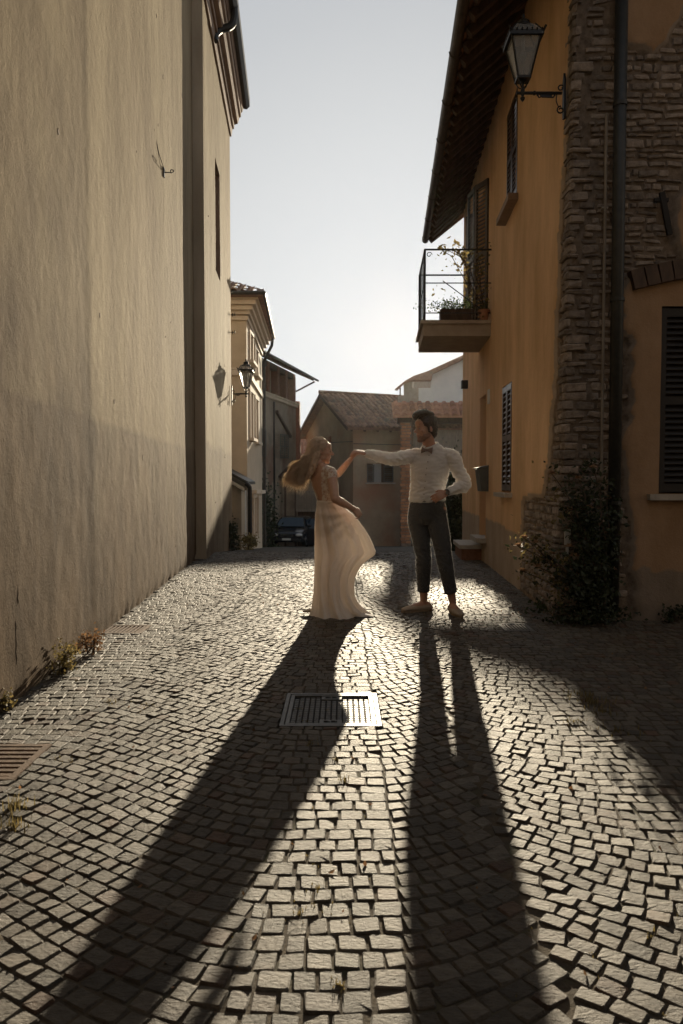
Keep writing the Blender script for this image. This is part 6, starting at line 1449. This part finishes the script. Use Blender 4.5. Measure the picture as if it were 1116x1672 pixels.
# skirt
rows = [(1.025, 517.5, 557, .112), (1.00, 517, 559, .118), (.95, 516.5, 566, .135), (.90, 515.5, 577, .150), (.84, 515, 586, .155), (.78, 515, 594, .155), (.70, 515, 603, .145), (.62, 515, 610, .15), (.575, 515, 613.5, .15), (.545, 515, 613, .15), (.52, 515, 608, .15), (.49, 515, 600, .15), (.45, 515, 591, .155), (.40, 515, 584, .16),
        (.34, 515, 579, .165), (.26, 515, 577, .17), (.18, 514, 578, .18), (.12, 512.5, 583, .19), (.07, 511, 590, .20), (.035, 509, 597, .21), (.012, 507, 603, .215), (.004, 505.5, 605, .216)]
mb = MB(); NS = 120; zz = []; n = 0
for i in range(len(rows) - 1):
    for k in range(5): zz.append(lerp(rows[i][0], rows[i + 1][0], k / 5))
zz.append(rows[-1][0]); zz.sort(reverse=True)
cl = lambda j: interp(sorted((r[0], r[j]) for r in rows), j_z)
for z in zz:
    j_z = z; L_, R_, D = cl(1), cl(2), cl(3); xL, xR = (L_ - 558) / 183.6, (R_ - 558) / 183.6
    body_r = min(xR, xL + lerp(.25, .36, clamp((1.0 - z) / .9)))  # the column; beyond it the pulled swag
    m_ = (xL + xR) / 2; A_ = (xR - xL) / 2; dn = clamp((1.02 - z) / .25)
    for k in range(NS):
        a = 2 * math.pi * k / NS; c, s_ = math.cos(a), math.sin(a)
        taper = 1 - .62 * sstep(.0, 1.0, clamp((c * A_ + m_ - body_r + .02) / .16)) if xR > body_r + .01 else 1
        fold = 0
        if dn > 0:
            ph = -4.2 * max(0, 1 - z) ** 1.2 + (.5 * math.sin(3 * z))
            fold = dn * (.011 + .017 * (1 - z)) * (math.sin(a * 9 + ph) + .6 * math.sin(a * 15 + 1.5 * ph + 1) + .35 * math.sin(a * 27 + 4 * z))
            fold += dn * .006 * noise.noise(V((c * 3, s_ * 3, z * 3)))
            # diagonal drapery radiating from the hand that gathers the cloth
            hx_, hz_ = .15, .92; X_ = m_ + A_ * c; ang = math.atan2(hz_ - z, hx_ - X_ + .0); rr = math.hypot(hz_ - z, hx_ - X_)
            fold += .011 * math.sin(ang * 17 + 2 * rr) * clamp(rr / .2) * math.exp(-(rr / .45) ** 2) * (1 if s_ < 0 else .4)
        x = m_ + (A_ + fold * .35) * c; y = wY + .02 + (D * taper + fold) * s_
        if z < .08: y -= .03 * (1 - z / .08) * max(0, -s_)
        mb.v.append(V((x, y, z + (.004 * math.sin(a * 7) if z < .05 else 0) * (z / .05)))); mb.at.append(0)
n = len(zz); mb.f = [(i * NS + k, (i + 1) * NS + k, (i + 1) * NS + (k + 1) % NS, i * NS + (k + 1) % NS) for i in range(n - 1) for k in range(NS)]
mb.f.append(tuple(range(NS)))
sk = mb.build('skirt', M['dress'], t, smooth=True)
mb = MB(); mb.tube([B_(-.116, 1.000, 0), B_(-.118, 1.022, 0)], [(.118, .090), (.117, .089)], 30, lat=wl_); mb.build('waist_seam', M['dress'], t, smooth=True)
# train lying on the ground, gathered cloth at the hand, shoe
mb = MB(); pts = []
for i in range(13):
    for j in range(7):
        u_, v_ = i / 12, j / 6; x = lerp(.02, .285, u_); y = wY - .17 + .30 * v_ * (1 - .75 * u_) + .05 * u_; z = .005 + .05 * (1 - u_) * math.sin(math.pi * v_) + .010 * abs(math.sin(9 * v_ + 5 * u_)) * (1 - .5 * u_); mb.v.append(V((x, y, z))); mb.at.append(0)
mb.f = [(i * 7 + j, (i + 1) * 7 + j, (i + 1) * 7 + j + 1, i * 7 + j + 1) for i in range(12) for j in range(6)]
mb.build('train', M['dress'], t, smooth=True)
mb = MB(); c = V((-.295, wY + .03, .02)); mb.tube([c + V((.06, 0, .02)), c + V((.02, 0, .012)), c + V((-.045, -.01, .008))], [(.024, .02), (.026, .018), (.014, .008)], 12, lat=(0, 1, 0), sub=2, rnd=True); mb.build('shoe', M['espad'], t, smooth=True)
# hair: under-volume and swinging locks
mb = MB(); f = fw_.normalized(); s_ = V((0, 0, 1)).cross(f).normalized(); u = f.cross(s_); AX = (f, s_, u)
mb.ell(HW(-.028, 0, .046), (.094, .086, .084), AX); mb.ell(HW(-.045, 0, .0), (.070, .082, .085), AX)
mb.tube([HW(-.06, 0, .03), HW(-.085, 0, -.05), V((-.315, wY, 1.37)), V((-.375, wY + .01, 1.29)), V((-.42, wY + .015, 1.235))], [(.075, .070), (.072, .068), (.066, .060), (.052, .050), (.028, .026)], 16, lat=(0, 1, 0), sub=3, rnd=True)
mb.tube([HW(-.03, -.05, .0), HW(-.055, -.065, -.07), V((-.26, wY - .055, 1.31)), V((-.305, wY - .05, 1.23))], [(.035, .03), (.038, .032), (.036, .034), (.018, .016)], 12, lat=(0, 1, 0), sub=3, rnd=True)
def hn2(p_, n_): return .009 * noise.noise(V((p_.x * 30 + p_.z * 14, p_.y * 60, p_.z * 22 - p_.x * 18))) + .005 * noise.noise(V((p_.x * 70, p_.y * 130, p_.z * 70)))
hw2 = finish(remesh(mb, .006, 3), 'hair', M['hairroot'], t, hn2)
mb = MB()
for k in range(1500):
    a = R.uniform(-2.6, 2.6); e_ = R.uniform(-.2, 1.45)
    rx, ry, rz_ = -math.cos(a) * math.cos(e_), math.sin(a) * math.cos(e_), math.sin(e_)
    if rx > .45 and rz_ < .62: continue
    p0 = HW(-.028 + .094 * rx, .087 * ry, .046 + .084 * rz_)
    g1 = R.gauss(0, 1); g2 = R.gauss(0, 1); y0 = p0.y - wY
    p1 = HW(-.075 - .02 * R.random(), .072 * ry + .01 * g1, .045 * rz_ - .02 + .012 * g2)
    if rx > -.2: p1 = HW(-.045, .088 * (1 if ry > 0 else -1) * (.75 + .25 * R.random()), -.005 + .03 * rz_)
    w = R.random()
    p2 = V((lerp(-.285, -.335, w) + .010 * g2, wY + y0 * .6 + .022 * g1, lerp(1.33, 1.415, w) + .010 * g1))
    ln = R.random()
    p3 = V((lerp(-.320, -.425, w) + .014 * g1, wY + y0 * .6 + .035 * g1, lerp(1.235, 1.325, w) + .014 * g2))
    p4 = V((lerp(-.325, -.490, w ** .8) + .022 * g2 + (-.03 * ln if w > .5 else 0), wY + y0 * .5 + .05 * g1, lerp(1.160, 1.215, w) + .026 * g1 - .02 * ln))
    cu = R.uniform(0, 6.28); am = .019
    pts = [p0, p1, p2, lerp(p2, p3, .5) + V((math.cos(cu) * am * .5, 0, math.sin(cu) * am * .5)), p3 + V((math.cos(cu + 1.6) * am, 0, math.sin(cu + 1.6) * am)), lerp(p3, p4, .5) + V((math.cos(cu + 3) * am * 1.2, 0, math.sin(cu + 3) * am * 1.2)), p4]
    if R.random() < .25: pts = pts[:6]
    if R.random() < .22:                              # loose curls at the ends
        am2 = .03; pts[-1] = pts[-1] + V((R.uniform(-.05, .03), R.gauss(0, .03), R.uniform(-.045, .03))); pts[-2] = pts[-2] + V((am2 * math.cos(cu * 2), R.gauss(0, .02), am2 * math.sin(cu * 2)))
    r0 = R.uniform(.0012, .0026)
    mb.tube(pts, [r0, r0 * 1.2, r0 * 1.1, r0, r0 * .8, r0 * .6, r0 * .25][:len(pts)], 3, sub=3, cap=False)
hk = mb.build('locks', M['hairw'], hw2, smooth=True)

# fine fibres standing off cloth, hair and skin, which catch the low sun
M['fuzz_light'] = mat('light_fibre', (.80, .78, .74), (.9, .88, .85), rough=.4, trans=.8)
M['fuzz_wool'] = mat('wool_fibre', (.42, .40, .37), (.6, .58, .54), rough=.4, trans=.8)
M['fuzz_skin'] = mat('fine_body_hair', (.75, .55, .38), (.85, .68, .5), rough=.4, trans=.8)
def fuzz(o, n, L_, w, m, name='fibres', zmin=-9, zmax=99):
    me = o.data; org = ORG[o.name]; me.calc_loop_triangles(); tri = list(me.loop_triangles); ar = [t_.area for t_ in tri]; tot = 0; cum = []
    for a_ in ar: tot += a_; cum.append(tot)
    import bisect
    mb = MB(); co = me.vertices
    for _ in range(n):
        t_ = tri[min(len(tri) - 1, bisect.bisect(cum, R.random() * tot))]; p, q, r = [co[i].co for i in t_.vertices]
        a_, b2 = R.random(), R.random()
        if a_ + b2 > 1: a_, b2 = 1 - a_, 1 - b2
        P_ = p + (q - p) * a_ + (r - p) * b2 + org
        if not zmin < P_.z < zmax: continue
        nn = V(t_.normal); d = (nn + V((R.gauss(0, .5), R.gauss(0, .5), R.gauss(0, .5)))).normalized(); s_ = d.cross(V((R.gauss(0, 1), R.gauss(0, 1), R.gauss(0, 1)))).normalized() * w
        l = L_ * R.uniform(.5, 1.3)
        mb.add([P_ - s_, P_ + s_, P_ + d * l], [(0, 1, 2)])
    f_ = mb.build(name, m, o); f_['kind'] = 'stuff'
by = {}
for o in bpy.data.objects:
    if o.parent is not None and o.parent.name.startswith('person'): by[(o.parent.name, o.name.split('.')[0])] = o
fuzz(by[('person', 'shirt')], 24000, .0055, .00045, M['fuzz_light']); fuzz(by[('person', 'trousers')], 22000, .0055, .00045, M['fuzz_wool']); fuzz(by[('person', 'hair')], 1500, .008, .0004, M['fuzz_skin'])
fuzz(by[('person', 'body')], 9000, .0030, .0003, M['fuzz_skin'], zmin=1.05)
fuzz(by[('person.001', 'body')], 16000, .0035, .0003, M['fuzz_skin'], zmin=.9); fuzz(by[('person.001', 'bodice')], 6000, .0045, .0004, M['fuzz_light']); fuzz(by[('person.001', 'skirt')], 16000, .0045, .0004, M['fuzz_light'])
